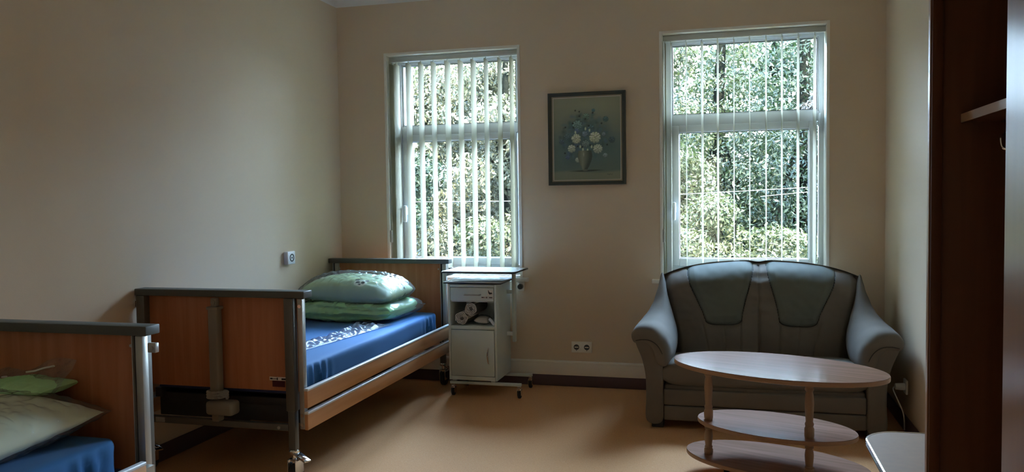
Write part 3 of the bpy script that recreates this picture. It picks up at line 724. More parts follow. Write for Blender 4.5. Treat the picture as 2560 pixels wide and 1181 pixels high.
n_ = thing('call_button', (XL, 5.015, .957), 'small white square call button box with a black ring on the left wall', 'button')
obj('housing', bx(XL, XL+.034, 4.968, 5.066, .955, 1.044, .005, 3), 'device_white', n_)
bm = B(); xx = XL+.034; cy, cz = 5.020, 1.000; N = 40
rings = [[bm.verts.new((xx+h, cy+r*math.cos(2*math.pi*k/N), cz+r*math.sin(2*math.pi*k/N))) for k in range(N)] for r, h in ((.0275,.0),(.0275,.002),(.0195,.002),(.0195,.0))]
for a_, b_ in zip(rings, rings[1:]):
    for k in range(N): bm.faces.new((a_[k], a_[(k+1)%N], b_[(k+1)%N], b_[k]))
lathe(bm, [(.0065,0),(.0065,.002),(.004,.003)], (xx, cy, cz), 20, axis='x'); bmesh.ops.recalc_face_normals(bm, faces=bm.faces)
obj('ring_mark', bm, 'ink', n_)

s3 = thing('wall_socket', (XR, 5.1, .26), 'white socket with a plug on the right wall beside the sofa', 'socket')
obj('cover_plate', bx(XR-.012, XR, 5.07, 5.152, .222, .304, .004, 3), 'socket_white', s3)
bm = B(); lathe(bm, [(.010,-.055),(.018,-.050),(.021,-.020),(.021,0)], (XR-.012, 5.108, .262), 20, axis='x'); tube(bm, smoothpoly([(XR-.05,5.108,.262),(XR-.075,5.10,.25),(XR-.06,5.06,.20),(XR-.03,5.04,.12),(XR-.02,5.06,.02)], 30, False), .0035, 8); obj('plug', bm, 'socket_white', s3)

# ------------------------------------------------------------------ picture
pc = thing('framed_painting', (-1.005, D, 1.48), 'framed flower still life with a grey vase on the wall between the windows', 'painting')
px0, px1, pz0, pz1 = -1.287, -.725, 1.478, 2.144
def ring_frame(bm, o, i_, y0, y1, mi=0):    # o / i_: outer and inner rects (x0,x1,z0,z1); y0 outer front, y1 inner front
    O = [(o[0],o[2]),(o[1],o[2]),(o[1],o[3]),(o[0],o[3])]; I = [(i_[0],i_[2]),(i_[1],i_[2]),(i_[1],i_[3]),(i_[0],i_[3])]
    back = [bm.verts.new((p[0], D-.002, p[1])) for p in O]; f = [bm.verts.new((p[0], y0, p[1])) for p in O]; g = [bm.verts.new((p[0], y1, p[1])) for p in I]; h = [bm.verts.new((p[0], D-.004, p[1])) for p in I]
    for a_, b_ in ((back, f), (f, g), (g, h)):
        for k in range(4):
            q = bm.faces.new((a_[k], a_[(k+1)%4], b_[(k+1)%4], b_[k])); q.material_index = mi
bm = B()
def ins(d): return (px0+d, px1-d, pz0+d, pz1-d)
ring_frame(bm, ins(0), ins(.010), D-.034, D-.036, 0); ring_frame(bm, ins(.010), ins(.026), D-.035, D-.024, 0)
ring_frame(bm, ins(.026), ins(.034), D-.022, D-.024, 1); bmesh.ops.recalc_face_normals(bm, faces=bm.faces)
obj('frame', bm, ['frame_green', 'frame_gold'], pc)
bm = B(); ring_frame(bm, ins(.034), ins(.0385), D-.021, D-.020, 0); obj('inner_slip', bm, 'label_white', pc)
NX, NZ = 180, 216; cx0, cx1, cz0, cz1 = px0+.037, px1-.037, pz0+.037, pz1-.037
bm = B(); grid(bm, lambda u, v: (cx0+u*(cx1-cx0), D-.014, cz0+v*(cz1-cz0)), NX, NZ)
o = obj('canvas', bm, 'canvas', pc, 0)
def paint(co):
    off = WL[pc.name]; X = (co[:, 0]+off.x-cx0)/(cx1-cx0); Z = (co[:, 2]+off.z-cz0)/(cz1-cz0); r = np.random.default_rng(3)
    c = np.zeros((len(co), 3))
    warm = np.array([.195,.200,.150]); teal = np.array([.085,.125,.120]); low = np.array([.15,.165,.125])
    t = np.clip((Z-.40)/.5, 0, 1)[:, None]; c[:] = teal*(1-t)+warm*t
    k = np.clip((.30-Z)/.22, 0, 1)[:, None]; c[:] = c*(1-k)+np.array([.09,.12,.108])*k
    fl = np.clip((.115-Z+.012*np.sin(X*7))/.03, 0, 1)[:, None]; c[:] = c*(1-fl)+low*fl
    def blob(x, z, rx, rz, col, s=1., soft=.5):
        d = np.sqrt(((X-x)/rx)**2+((Z-z)/rz)**2); m = (np.clip((1-d)/soft, 0, 1)*s)[:, None]; c[:] = c*(1-m)+np.array(col)*m
    for x, z, a_, b_, s_ in ((.45,.55,.42,.33,.8), (.25,.45,.22,.16,.6), (.75,.45,.22,.2,.6), (.3,.25,.2,.12,.5), (.7,.62,.2,.15,.5)): blob(x, z, a_, b_, (.045,.080,.085), s_, 1.)
    for _ in range(240):
        a_ = r.uniform(0, 6.28); q = r.uniform(.1, .95); blob(.45+.37*q*math.cos(a_), .53+.30*q*math.sin(a_), r.uniform(.02,.06), r.uniform(.015,.05), [(.05,.10,.11),(.08,.14,.15),(.035,.06,.065),(.07,.11,.17)][r.integers(4)], .6, .9)
    blob(.44,.108,.24,.014,(.02,.025,.022),.95,.8); blob(.60,.115,.18,.010,(.02,.025,.022),.9,.8)
    def flower(x, z, R_, col, n, dark=(.035,.05,.05)):
        blob(x, z, R_*1.1, R_*.90, dark, .85, .4)
        blob(x, z, R_*.98, R_*.78, [q*.62 for q in col], .9, .35)
        for ring_, k in ((.80, n+3), (.55, n), (.28, 4)):
            for i in range(k):
                a_ = 6.28*(i+.5*r.random())/k+ring_*5+x*9; qx, qz = x+R_*ring_*math.cos(a_), z+R_*.8*ring_*math.sin(a_)
                blob(qx+R_*.05, qz-R_*.10, R_*.26, R_*.19, [q*.42 for q in col], .7, .7)
                f_ = .8+.5*r.random(); blob(qx, qz, R_*.22, R_*.15, [min(.6, q*f_*(1.15 if math.sin(a_) > -.2 else .8)) for q in col], .9, .6)
        blob(x, z-.02*R_, R_*.14, R_*.10, [q*.35 for q in col], .8, .6)
    P_ = (.46,.50,.38)
    for x, z, R_, col, n in ((.36,.67,.075,(.17,.26,.26),7), (.49,.77,.05,(.15,.24,.20),6), (.34,.505,.075,P_,8), (.62,.515,.088,P_,9), (.27,.385,.062,(.42,.46,.36),8), (.66,.375,.073,(.40,.44,.36),9),
                          (.47,.56,.045,(.18,.24,.32),6), (.48,.44,.055,(.17,.24,.25),6), (.35,.60,.04,(.12,.17,.27),6), (.60,.84,.028,(.08,.17,.20),5), (.78,.73,.045,(.08,.15,.16),5), (.56,.63,.05,(.09,.16,.18),6),
                          (.36,.245,.040,(.36,.42,.36),7), (.77,.295,.036,(.24,.31,.34),6), (.21,.28,.035,(.11,.15,.24),5), (.12,.47,.04,(.09,.13,.17),5), (.87,.48,.05,(.07,.11,.13),5), (.20,.53,.045,(.11,.17,.18),5), (.75,.55,.03,(.20,.25,.29),5)):
        flower(x, z, R_, col, n)
    for x, z in ((.33,.845),(.39,.83),(.39,.775),(.48,.74),(.18,.645),(.29,.69),(.30,.64),(.53,.655),(.59,.81),(.72,.68),(.80,.42),(.43,.40),(.36,.41),(.17,.33),(.55,.42)): blob(x, z, .017, .014, (.015,.02,.018), .9, .5)
    for x, z in ((.48,.62),(.54,.60),(.33,.58),(.40,.405),(.57,.40),(.44,.37),(.51,.36)): blob(x, z, .016, .024, P_, .8, .5)
    # vase
    zb, ztp = .125, .355; zz = np.clip((Z-zb)/(ztp-zb), 0, 1); hw = .034+.074*np.sin(np.pi/2*np.minimum(1, zz*1.3))-.012*np.clip((zz-.8)/.2, 0, 1)
    m = ((Z > zb) & (Z < ztp) & (np.abs(X-.47) < hw)); sh = np.clip(1-np.abs((X-.47+.035)/hw), 0, 1)[:, None]
    c[m] = (np.array([.045,.058,.048])*(1-sh)+np.array([.17,.185,.14])*sh)[m]; blob(.45,.31,.012,.035,(.30,.31,.25),.8,.8); blob(.47,.118,.05,.014,(.10,.11,.09),.9,.4)
    for i in range(7): blob(.80+.012*i, .062+.004*math.sin(i*2.1), .007, .005, (.03,.03,.03), .8, .5)
    return np.clip(c*1.75, 0, .8)*np.array([.96, 1.0, .94])
setcol(o.data, paint)

# ------------------------------------------------------------------ sofa
SX = .168
def sofa():
    s = thing('sofa', (SX, 5.3, 0), 'grey-brown two-seat sofa standing under the right window', 'sofa')
    FY = 4.865
    # base with drawer panel
    bm = B(); box(bm, SX-.56, SX+.56, FY+.03, 5.66, .045, .26, .012, 3); obj('base', bm, 'sofa_fabric', s)
    bm = B(); box(bm, SX-.563, SX+.563, FY+.006, FY+.06, .050, .138, .010, 3); obj('front_panel', bm, 'sofa_fabric', s)
    bm = B(); box(bm, SX-.563, SX+.563, FY+.004, FY+.06, .142, .238, .012, 3); obj('front_panel', bm, 'sofa_fabric', s)
    # seat cushion: swept profile
    def seat(u, v):
        th = 2*math.pi*u; c, q = math.cos(th), math.sin(th)
        y = 5.15+.285*math.copysign(abs(c)**.42, c); z = .325+.083*math.copysign(abs(q)**.5, q)
        x = SX+(2*v-1)*.572
        if q > 0: z += .018*math.cos((2*v-1)*math.pi*1.0)*0+.006*ns(x*6, y*6, 2) + .010*sm(5.4, 4.95, y) - .030*sm(4.98, 5.4, y)
        e = 1-.5*abs(2*v-1)**14
        return (x, y, .325+(z-.325)*e)
    bm = B(); grid(bm, seat, 72, 70, closeu=True); bmesh.ops.holes_fill(bm, edges=[e for e in bm.edges if e.is_boundary], sides=0); bmesh.ops.recalc_face_normals(bm, faces=bm.faces)
    obj('seat_cushion', bm, 'sofa_fabric', s, 60)
    # back: surface in (a across, t up)
    def topz(a):       # a in -1..1
        return .955-.085*abs(a)**3.2-.020*abs(a)-.012*math.exp(-(a/.07)**2)
    def halfw(t): return .515+.105*sm(0, 1, t)**.9
    HP = {}
    def headmask(a, t):    # 1 inside a head panel
        best = -1
        for cx, sg in ((-.395, -1), (.42, 1)):
            d = a-cx
            wtop, wbot = .345, .20
            k = sm(.30, 1.0, t); wd = wbot+(wtop-wbot)*k
            inner = (d*(-sg) if sg else d)
            # slanted inner side, rounded lower corners
            low = .335+.05*(abs(d)/wd)**4 if abs(d) < wd else 1
            e1 = (wd-abs(d))/.05; e2 = (t-low)/.07
            best = max(best, min(e1, e2))
        return best
    yb0 = 5.33
    def back(u, v, surf=0):
        a = 2*u-1; t = v
        hw = halfw(t); x = SX+a*hw; zt_ = topz(a); z = .36+(zt_-.36)*t
        lean = .175*t
        y = yb0+lean
        # overall plump shape
        y -= .055*(1-abs(a)**4)*math.sin(math.pi*min(1, t*.92+.08))**.8
        if t > .80: y += .10*((t-.80)/.20)**2
        hm = headmask(a, t)
        g = math.exp(-(hm/.30)**2)        # seam groove
        y += .016*g
        if hm > 0: y -= .016*min(1, hm/1.5)
        # centre seam and lumbar tucks
        y += .014*math.exp(-(a/.012)**2)*(1 if t < .97 else 0)
        for cx, w_ in ((-.62,.006),(-.395,.006),(-.21,.006),(.24,.006),(.44,.006),(.64,.006)):
            y += .009*math.exp(-((a-cx-.10*(t-.2)*(1 if cx in (-.62,.64) else 0)*(-1 if cx < 0 else 1))/.012)**2)*sm(.44,.30,t)
        y += .008*math.sin(t*46+2*a)*math.exp(-((a-.02)/.10)**2)*sm(.35,.5,t)*sm(1,.8,t)
        y += .006*ns(x*9, z*9, 2)+.003*ns(x*24, z*24, 3)
        y += .045*sm(.90, 1.0, abs(a))
        return (x, y, z)
    bm = B(); NU, NV = 300, 200
    V = grid(bm, back, NU, NV)
    bm.faces.ensure_lookup_table()
    k = 0
    for i in range(NU-1):
        for j in range(NV-1):
            a = 2*(i+.5)/(NU-1)-1; t = (j+.5)/(NV-1)
            if headmask(a, t) > 0: bm.faces[k].material_index = 1
            k += 1
    # back skin closing it: roll over the top and down behind
    prev = [V[i][NV-1] for i in range(NU)]
    for (dy, dz) in ((.03,.006), (.07,-.004), (.10,-.03), (.115,-.08), (.12,-.25), (.13,-.62)):
        row = [bm.verts.new((V[i][NV-1].co.x, min(V[i][NV-1].co.y, 5.56)+dy, max(.30, V[i][NV-1].co.z+dz*(1 if dz > -.1 else (V[i][NV-1].co.z-.30)/.62)))) for i in range(NU)]
        for i in range(NU-1): bm.faces.new((prev[i], prev[i+1], row[i+1], row[i]))
        prev = row
    bmesh.ops.holes_fill(bm, edges=[e for e in bm.edges if e.is_boundary], sides=0); bmesh.ops.recalc_face_normals(bm, faces=bm.faces)
    obj('back_cushion', bm, ['sofa_fabric', 'sofa_head'], s, 70)
    # seams of the two head sections (dark piping along the groove)
    for cx in (-.395, .42):
        bm = B(); pts = []
        for k in range(160):
            q = k/159
            if q < .38: t = 1-.03-(.97-.42)*q/.38; d = -1
            elif q > .62: t = .42+(.97-.42)*(q-.62)/.38; d = 1
            else: t = None
            if t is not None:
                wd = .20+.145*sm(.30, 1.0, t); a = cx+d*wd*.995
            else:
                ph = (q-.38)/.24; wd = .20+.145*sm(.30, 1., .36); c_ = -math.cos(math.pi*ph); a = cx+wd*math.copysign(abs(c_)**.6, c_); t = .42-.075*math.sin(math.pi*ph)**.6
            p = back((a+1)/2, t); pts.append((p[0], p[1]-.001, p[2]))
        tube(bm, pts, .0036, 6)
        obj('seam_piping', bm, 'seam_dark', s)
    # arms
    for sg, nm in ((-1, 'left'), (1, 'right')):
        # side panel (front face flares outward at the top)
        P = [(.570,.045),(.662,.045),(.664,.20),(.668,.32),(.690,.42),(.722,.50),(.728,.535),(.715,.560),(.66,.570),(.61,.53),(.575,.44),(.566,.34),(.566,.20)]
        P = [(SX+sg*p[0], p[1]) for p in P]; P = [(q.x, q.y) for q in smoothpoly([(p[0], p[1], 0) for p in P], 78)]
        bm = B(); prism(bm, P, FY-.012, 5.62, 'y', bev=.014, seg=3); ar = obj('arm_panel', bm, 'sofa_fabric', s, 50)
        # arm pad: lofted sections, rising at the rear into the wing
        secs = []
        ctrl = [ # y, list of (off, z) clockwise from inner bottom
            (4.838, [(.565,.395),(.560,.44),(.585,.52),(.635,.575),(.700,.578),(.728,.548),(.718,.530),(.66,.535),(.62,.50),(.60,.43)]),
            (4.850, [(.555,.385),(.545,.44),(.570,.535),(.630,.598),(.710,.600),(.745,.560),(.732,.518),(.67,.520),(.625,.48),(.60,.40)]),
            (4.90, [(.540,.375),(.522,.45),(.548,.55),(.615,.615),(.705,.617),(.750,.568),(.735,.510),(.67,.505),(.62,.46),(.60,.38)]),
            (5.05, [(.530,.375),(.505,.45),(.530,.555),(.600,.625),(.700,.622),(.748,.570),(.733,.510),(.67,.50),(.62,.46),(.60,.38)]),
            (5.22, [(.530,.375),(.500,.47),(.525,.58),(.590,.650),(.685,.640),(.738,.578),(.725,.51),(.67,.50),(.62,.46),(.60,.38)]),
            (5.36, [(.535,.375),(.515,.50),(.540,.63),(.590,.715),(.660,.690),(.715,.590),(.715,.51),(.67,.50),(.62,.46),(.60,.38)]),
            (5.48, [(.545,.375),(.545,.52),(.575,.70),(.600,.800),(.645,.770),(.690,.610),(.700,.51),(.67,.48),(.62,.44),(.60,.38)]),
            (5.60, [(.555,.375),(.575,.54),(.598,.74),(.615,.858),(.640,.835),(.672,.62),(.685,.50),(.66,.46),(.62,.42),(.60,.38)])]
        bm = B(); ring_prev = None
        ysec = []
        dense = []
        for i in range(len(ctrl)-1):
            m_ = 5 if i > 1 else 3
            for k in range(m_):
                t = k/m_; t2 = t
                def cat(a0, a1, a2, a3, t): return .5*((2*a1)+(a2-a0)*t+(2*a0-5*a1+4*a2-a3)*t*t+(3*a1-a0-3*a2+a3)*t**3)
                i0, i1, i2, i3 = max(i-1, 0), i, i+1, min(i+2, len(ctrl)-1)
                yy = cat(ctrl[i0][0], ctrl[i1][0], ctrl[i2][0], ctrl[i3][0], t2)
                pp = [(cat(ctrl[i0][1][q][0], ctrl[i1][1][q][0], ctrl[i2][1][q][0], ctrl[i3][1][q][0], t2), cat(ctrl[i0][1][q][1], ctrl[i1][1][q][1], ctrl[i2][1][q][1], ctrl[i3][1][q][1], t2)) for q in range(10)]
                dense.append((yy, pp))
        dense.append(ctrl[-1])
        first = None
        for yy, pp in dense:
            sp2 = smoothpoly([(p[0], p[1], 0) for p in pp], 60)
            ring = [bm.verts.new((SX+sg*(q.x+.003*ns(q.x*20, yy*16, q.y*20)), yy+.003*ns(q.x*12, yy*8, q.y*14), q.y)) for q in sp2]
            if ring_prev:
                n = len(ring)
                for k in range(n): bm.faces.new((ring_prev[k], ring_prev[(k+1)%n], ring[(k+1)%n], ring[k]))
            else: first = ring
            ring_prev = ring
        bm.faces.new(first); bm.faces.new(ring_prev[::-1]); bmesh.ops.recalc_face_normals(bm, faces=bm.faces)
        ap = obj('armrest', bm, 'sofa_fabric', s, 60)
        bm = B(); pl_ = [Vector((SX+sg*q[0], q[1], q[2])) for q in ((.566,4.848,.40),(.562,4.842,.44),(.590,4.833,.500),(.632,4.829,.532),(.680,4.829,.538),(.722,4.838,.530))]; tube(bm, smoothpoly(pl_, 40, False), .0028, 6); obj('seam_piping', bm, 'seam_dark', ap)
    for fx in (-.60, .60):
        for fy in (FY+.06, 5.56):
            obj('foot', bx(SX+fx-.035, SX+fx+.035, fy-.035, fy+.035, 0, .05, .004), 'black_rubber', s)
sofa()

# ------------------------------------------------------------------ coffee table
ct = thing('coffee_table', (.2, 4.06, 0), 'oval three-tier wooden coffee table in front of the sofa', 'table')
ANG = math.radians(-20.8)
def tier(name, cx, cy, a, b, zt_, th, lab=None):
    bm = B(); e = ellipse(0, 0, a, b, 0); prism(bm, e, zt_-th, zt_-.0015, mi=1, bev=.003); prism(bm, ellipse(0, 0, a-.002, b-.002, 0), zt_-.002, zt_, mi=0)
    me_par = bpy.data.objects
    bmesh.ops.translate(bm, verts=bm.verts, vec=Vector((WL[ct.name].x, WL[ct.name].y, 0)))
    o = obj(name, bm, ['table_laminate', 'table_edge'], ct); o.location = (cx-WL[ct.name].x, cy-WL[ct.name].y, 0); o.rotation_euler = (0, 0, ANG); return o
tier('tabletop', .202, 4.052, .506, .298, .570, .022)
tier('middle_shelf', .197, 4.055, .379, .228, .283, .020)
tier('bottom_shelf', .197, 4.062, .440, .245, .112, .020)
for lx, ly in ((-.112, 4.085), (.338, 3.862)):
    for z0_, z1_ in ((.112, .263), (.283, .548)):
        h = z1_-z0_; bm = B()
        pr = [(.020,0),(.022,.04),(.022,.16),(.017,.20),(.020,.23),(.020,.25),(.016,.28),(.019,.45),(.0205,.6),(.018,.74),(.015,.80),(.020,.83),(.020,.85),(.017,.87),(.022,.90),(.022,1.0)]
        lathe(bm, [(r*.98, z0_+q*h) for r, q in pr], (lx, ly, 0), 26); obj('leg', bm, 'table_leg', ct)
for k in range(4):
    a = math.radians(45+90*k); c, s_ = math.cos(ANG), math.sin(ANG); ex, ey = .28*math.cos(a), .15*math.sin(a)
    fx, fy = .197+ex*c-ey*s_, 4.062+ex*s_+ey*c
    bm = B(); tube(bm, [(fx,fy,.094),(fx,fy,.06)], .007); lathe(bm, [(.012,-.014),(.024,-.013),(.026,-.004),(.026,.004),(.024,.013),(.012,.014)], (fx, fy+.004, .026), 20, axis='x'); box(bm, fx-.018, fx+.018, fy-.012, fy+.012, .052, .066, .003); obj('caster', bm, 'black_rubber', ct)

# side table at the lower right
st = thing('side_table', (.70, 2.83, 0), 'low pale-topped side table with chrome rim by the right wall', 'table')
def rr(xa, xb, ya, yb, r, n=12):
    P = []
    for cx, cy, a0 in ((xb-r, yb-r, 0), (xa+r, yb-r, 90), (xa+r, ya+r, 180), (xb-r, ya+r, 270)):
        P += [(cx+r*math.cos(math.radians(a0+90*k/n)), cy+r*math.sin(math.radians(a0+90*k/n))) for k in range(n+1)]
    return P
R0 = (.468, .958, 2.44, 3.243)
bm = B(); prism(bm, rr(R0[0]+.004, R0[1]-.004, R0[2]+.004, R0[3]-.004, .13), .478, .501); obj('tabletop', bm, 'side_top', st)
bm = B(); pts = rr(*R0, .134); pts = [(p[0], p[1], .490) for p in pts]+[(pts[0][0], pts[0][1], .490)]
for dz in (-.008, .0, .008): tube(bm, [(p[0], p[1], p[2]+dz) for p in pts], .0055, 8, cap=False)
obj('chrome_rim', bm, 'chrome', st)
for lx, ly in ((.56, 2.53), (.87, 2.53), (.56, 3.15), (.87, 3.15)):
    bm = B(); tube(bm, [(lx,ly,.478),(lx,ly,.012)], .014, 16); lathe(bm, [(.018,0),(.018,.014),(.014,.018)], (lx,ly,0), 16); obj('leg', bm, 'chrome', st)

# ------------------------------------------------------------------ wardrobe
wd = thing('wardrobe', (.74, 1.6, 0), 'tall dark brown open wardrobe with a shelf at the right edge', 'wardrobe')
WX0, WX1, WZ = .50, .972, 2.45
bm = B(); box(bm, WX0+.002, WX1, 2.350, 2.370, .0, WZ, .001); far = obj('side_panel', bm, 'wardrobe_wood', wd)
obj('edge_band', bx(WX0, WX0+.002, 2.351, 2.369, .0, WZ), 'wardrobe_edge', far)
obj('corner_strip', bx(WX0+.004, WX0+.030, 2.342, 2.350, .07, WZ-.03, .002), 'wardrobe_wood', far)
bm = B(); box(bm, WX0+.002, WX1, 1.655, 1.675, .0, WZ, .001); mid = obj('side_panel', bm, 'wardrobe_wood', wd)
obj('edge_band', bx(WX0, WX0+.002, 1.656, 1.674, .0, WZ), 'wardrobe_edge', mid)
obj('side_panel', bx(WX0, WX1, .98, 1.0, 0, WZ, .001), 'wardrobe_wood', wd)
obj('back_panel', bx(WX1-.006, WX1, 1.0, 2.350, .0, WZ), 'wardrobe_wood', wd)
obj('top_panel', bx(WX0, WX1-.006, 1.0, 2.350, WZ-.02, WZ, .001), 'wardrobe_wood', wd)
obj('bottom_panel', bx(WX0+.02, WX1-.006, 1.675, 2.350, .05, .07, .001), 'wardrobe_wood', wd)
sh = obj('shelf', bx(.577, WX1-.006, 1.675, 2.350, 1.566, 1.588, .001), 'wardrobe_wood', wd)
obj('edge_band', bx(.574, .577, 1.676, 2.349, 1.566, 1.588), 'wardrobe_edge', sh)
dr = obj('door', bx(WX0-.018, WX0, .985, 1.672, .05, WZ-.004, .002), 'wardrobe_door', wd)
hk = thing('coat_hook', (.665, 2.29, 1.49), 'chrome coat hook hanging beneath the wardrobe shelf', 'hook')
bm = B(); box(bm, .655, .69, 2.27, 2.31, 1.560, 1.566, .002); tube(bm, [(.673,2.295,1.563),(.672,2.295,1.535)], .0045)
tube(bm, smoothpoly([(.672,2.295,1.537),(.664,2.295,1.537),(.655,2.293,1.530),(.651,2.29,1.520),(.651,2.285,1.503),(.654,2.28,1.494),(.662,2.278,1.492)], 40, False), .0042, 10)
obj('double_hook', bm, 'chrome', hk)

# ------------------------------------------------------------------ outdoors
GZ = -.55
bm = B(); grid(bm, lambda u, v: (-45+80*u, D+.56+60*v, GZ+.12*ns(u*14, v*14, 1)), 60, 50); o = struct('ground', bm, 'lawn'); 
def leaves(cx, cy, cz, blobs, n, size, asp, seed, droop=.0):
    r = np.random.default_rng(seed); w_ = np.array([b[3]*b[5] for b in blobs], float); w_ /= w_.sum()
    idx = r.choice(len(blobs), n, p=w_); bl = np.array(blobs, float)[idx]
    d = r.normal(size=(n, 3)); d /= np.linalg.norm(d, axis=1)[:, None]; rad = (r.random(n)**.22)*(.88+.24*r.random(n))
    p = bl[:, :3]+d*bl[:, 3:6]*rad[:, None]+np.array([cx, cy, cz])
    nrm = d+r.normal(size=(n, 3))*.75+np.array([0, 0, .25]); nrm /= np.linalg.norm(nrm, axis=1)[:, None]
    a = r.normal(size=(n, 3))+np.array([0, 0, -droop]); a -= nrm*(a*nrm).sum(1)[:, None]; a /= np.linalg.norm(a, axis=1)[:, None]; b = np.cross(nrm, a)
    s = size*(.6+.8*r.random(n))[:, None]
    V = np.stack([p-a*s, p+b*s*asp, p+a*s, p-b*s*asp], 1).reshape(-1, 3)
    keep = V.reshape(n, 4, 3)[:, :, 1].min(1) > D+.95
    return V.reshape(n, 4, 3)[keep].reshape(-1, 3)
def tree(name, x, y, h, blobs, n, size, asp, m, seed, label, cat, trunk_r=.12, droop=0., group=None):
    root = thing(name, (x, y, GZ), label, cat, group)
    V = leaves(0, 0, 0, blobs, n, size, asp, seed, droop); k = len(V)//4
    me = bpy.data.meshes.new('foliage'); me.vertices.add(len(V)); me.vertices.foreach_set('co', V.astype(np.float32).ravel())
    # keep() compares world y, so blobs are given in world y and shifted back here
    co = V.copy(); co[:, 0] -= x; co[:, 1] -= y; co[:, 2] -= GZ; me.vertices.foreach_set('co', co.astype(np.float32).ravel())
    me.loops.add(4*k); me.loops.foreach_set('vertex_index', np.arange(4*k, dtype=np.int32)); me.polygons.add(k)
    me.polygons.foreach_set('loop_start', np.arange(0, 4*k, 4, dtype=np.int32)); me.update(calc_edges=True)
    me.materials.append(MATS[m]); o = bpy.data.objects.new('foliage', me); COL.objects.link(o); o.parent = root; WL[o.name] = Vector((x, y, GZ))
    bm = B(); rr_ = random.Random(seed)
    tube(bm, [(x+.05*math.sin(i), y+.04*math.cos(i*2), GZ-.05+h*i/8) for i in range(9)], trunk_r, 10, rs=[trunk_r*(1-.085*i) for i in range(9)])
    for b in blobs[:10]:
        z0_ = GZ+h*rr_.uniform(.2, .6); tube(bm, [(x, y, z0_), ((x+b[0])/2, (y+b[1])/2, (z0_+b[2])/2+.1), (b[0], b[1], b[2])], trunk_r*.3, 6, rs=[trunk_r*.35, trunk_r*.25, trunk_r*.1])
    obj('trunk', bm, 'bark', root, 50)
    return root
def cloud(x, y, z0, z1, rx, ry, k, r_, seed):
    q = random.Random(seed); out = []
    for i in range(k):
        z = q.uniform(z0, z1); t = (z-z0)/(z1-z0); w_ = 1-.35*abs(t-.4)**1.3
        out.append((x+q.uniform(-rx, rx)*w_, y+q.uniform(-ry, ry), z, r_*q.uniform(.7, 1.3), r_*q.uniform(.7, 1.3), r_*q.uniform(.5, .9)))
    return out
def conifer(x, y, z0, h, R_, tiers, seed):
    q = random.Random(seed); out = []
    for i in range(tiers):
        t = i/(tiers-1); rr_ = R_*(1-t)**.8+.15; nb = max(3, int(7*(1-t)+3))
        for k in range(nb):
            a = 6.283*k/nb+i*1.1+q.uniform(-.2, .2); out.append((x+.62*rr_*math.cos(a), y+.62*rr_*math.sin(a), z0+h*t-.12*rr_, .55*rr_, .55*rr_, .13+.10*rr_))
    return out
G = 'trees and shrubs outside the windows'
# seen through the left window
tree('tree', -5.2, 13.5, 4.5, cloud(-5.1, 13.5, .4, 3.85, 1.5, 1.0, 34, .55, 1), 34500, 0.046, .38, 'leaf_pale', 21, 'pale yellow-green leafy tree filling most of the left window', 'tree', droop=.7, group=G)
tree('tree', -3.4, 12.2, 4.2, cloud(-3.2, 12.2, .3, 3.55, 1.1, .9, 28, .5, 2), 27599, 0.043, .38, 'leaf_pale', 22, 'pale leafy tree at the right side of the left window view', 'tree', droop=.7, group=G)
tree('tree', -4.85, 11.0, 2.5, cloud(-4.35, 10.6, 1.15, 2.0, .30, .3, 6, .28, 3), 4140, 0.034, .42, 'leaf_dark', 23, 'dark green bough in the lower half of the left window', 'tree', .05, group=G)
tree('tree', -6.9, 15.5, 5, cloud(-6.8, 15.5, 1.2, 4.1, 1.0, 1.0, 20, .7, 4), 13799, 0.062, .4, 'leaf_mid', 24, 'mid green tree behind the pale tree in the left window', 'tree', group=G)
tree('shrub', -3.65, 10.5, 1.0, cloud(-3.55, 10.5, -.35, .95, .55, .4, 10, .30, 5), 8740, 0.037, .4, 'leaf_mid', 25, 'low green shrub at the bottom of the left window view', 'shrub', .04, group=G)
# seen through the right window
tree('conifer', 1.05, 12.6, 5.6, conifer(1.0, 12.6, -.2, 4.9, 1.5, 13, 6), 34500, 0.037, .35, 'leaf_dark', 26, 'dark green conifer at the right side of the right window view', 'tree', .16, group=G)
tree('conifer', -.15, 13.8, 5.8, conifer(-.1, 13.8, -.2, 5.2, 1.5, 13, 7), 34500, 0.040, .38, 'leaf_mid', 27, 'mid green spreading conifer in the middle of the right window view', 'tree', .16, group=G)
tree('tree', -1.15, 11.6, 4.4, cloud(-.95, 11.6, .3, 3.35, .60, .5, 26, .40, 8), 25299, 0.037, .38, 'leaf_mid', 28, 'leafy green tree at the left side of the right window view', 'tree', group=G)
tree('shrub', .0, 9.8, 1.7, cloud(.05, 9.8, -.3, 1.35, .38, .4, 12, .30, 9), 9660, 0.031, .36, 'leaf_bright', 29, 'light green shrub low in the middle of the right window', 'shrub', .04, group=G)
tree('shrub', .85, 10.0, 1.2, cloud(.80, 10.0, -.4, .85, .45, .35, 12, .30, 10), 9660, 0.031, .36, 'leaf_bright', 30, 'light green shrub in the lower right corner of the right window', 'shrub', .04, group=G)
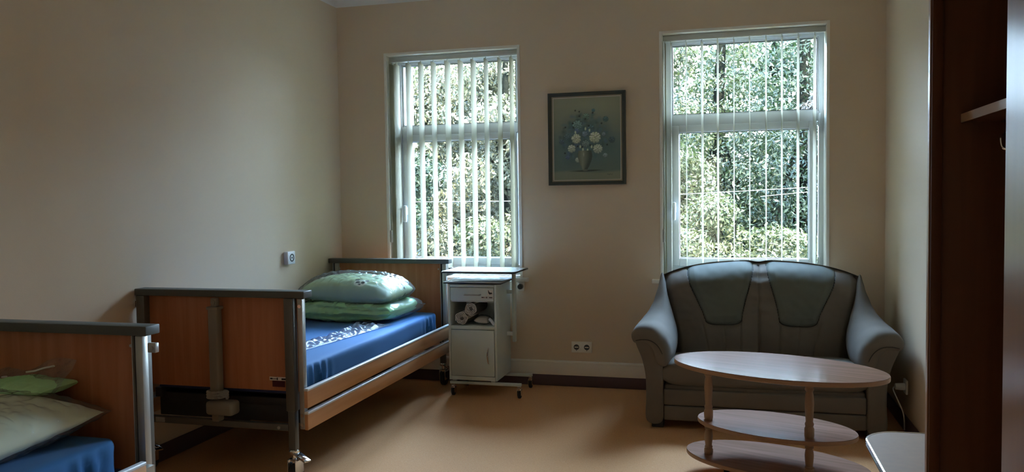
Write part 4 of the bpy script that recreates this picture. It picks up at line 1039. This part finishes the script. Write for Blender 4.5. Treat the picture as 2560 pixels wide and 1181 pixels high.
tree('shrub', -.75, 9.7, 1.2, cloud(-.65, 9.7, -.4, .9, .35, .35, 10, .28, 11), 8280, 0.031, .36, 'leaf_bright', 31, 'light green shrub in the lower left corner of the right window', 'shrub', .04, group=G)
tree('tree', 1.45, 11.2, 3.3, cloud(1.10, 11.2, 2.35, 3.0, .16, .2, 6, .20, 12), 2530, 0.034, .42, 'leaf_pink', 32, 'pale pinkish blossoming branch at the right of the right window top', 'tree', .05, group=G)
tree('tree', -5.0, 17.5, 4.6, cloud(-4.9, 17.5, .2, 4.5, 2.1, 1.0, 30, .95, 13), 20700, 0.074, .42, 'leaf_dark', 33, 'dark green tree far back behind the pale trees of the left window', 'tree', .2, group=G)
tree('tree', .9, 18.0, 6.5, cloud(.9, 18.0, .2, 4.4, 2.2, 1.0, 32, .95, 14), 20700, 0.074, .42, 'leaf_dark', 34, 'dark green tree far behind the conifers in the right window', 'tree', .2, group=G)
# shed, cables
s_ = thing('garden_shed', (-5.1, 20.2, GZ), 'low pale blue-grey shed at the bottom of the left window view', 'shed')
obj('wall', bx(-5.9, -4.5, 19.6, 20.8, GZ-.05, .95), 'shed_paint', s_, 0)
bm = B(); prism(bm, [(-6.0,.93),(-4.4,.93),(-5.2,1.35)], 19.5, 20.9, 'y'); obj('roof', bm, 'shed_roof', s_, 0)
def cable(p, q, sag, r, m, lab):
    bm = B(); P = []
    for k in range(31):
        t = k/30; P.append(Vector(p).lerp(Vector(q), t)-Vector((0, 0, sag*4*t*(1-t))))
    tube(bm, P, r, 6); tag(obj('overhead_cable', bm, m), lab, 'cable')
d_ = Vector((.768-(-.35), 0, 1.514-1.449)).normalized()
cable((-2.15, 9, 1.358), (12.0, 9.0, 2.33), .15, .0035, 'wire_light', 'upper pale cable crossing the right window view')
cable((.30, 9.15, 1.373), (12.0, 9.15, 2.39), .01, .0032, 'wire_light', 'lower pale cable crossing the right part of the right window view')
cable((-12.0, 9, 1.47), (-2.15, 9, 1.358), .02, .005, 'wire_dark', 'dark cable crossing the left window view')
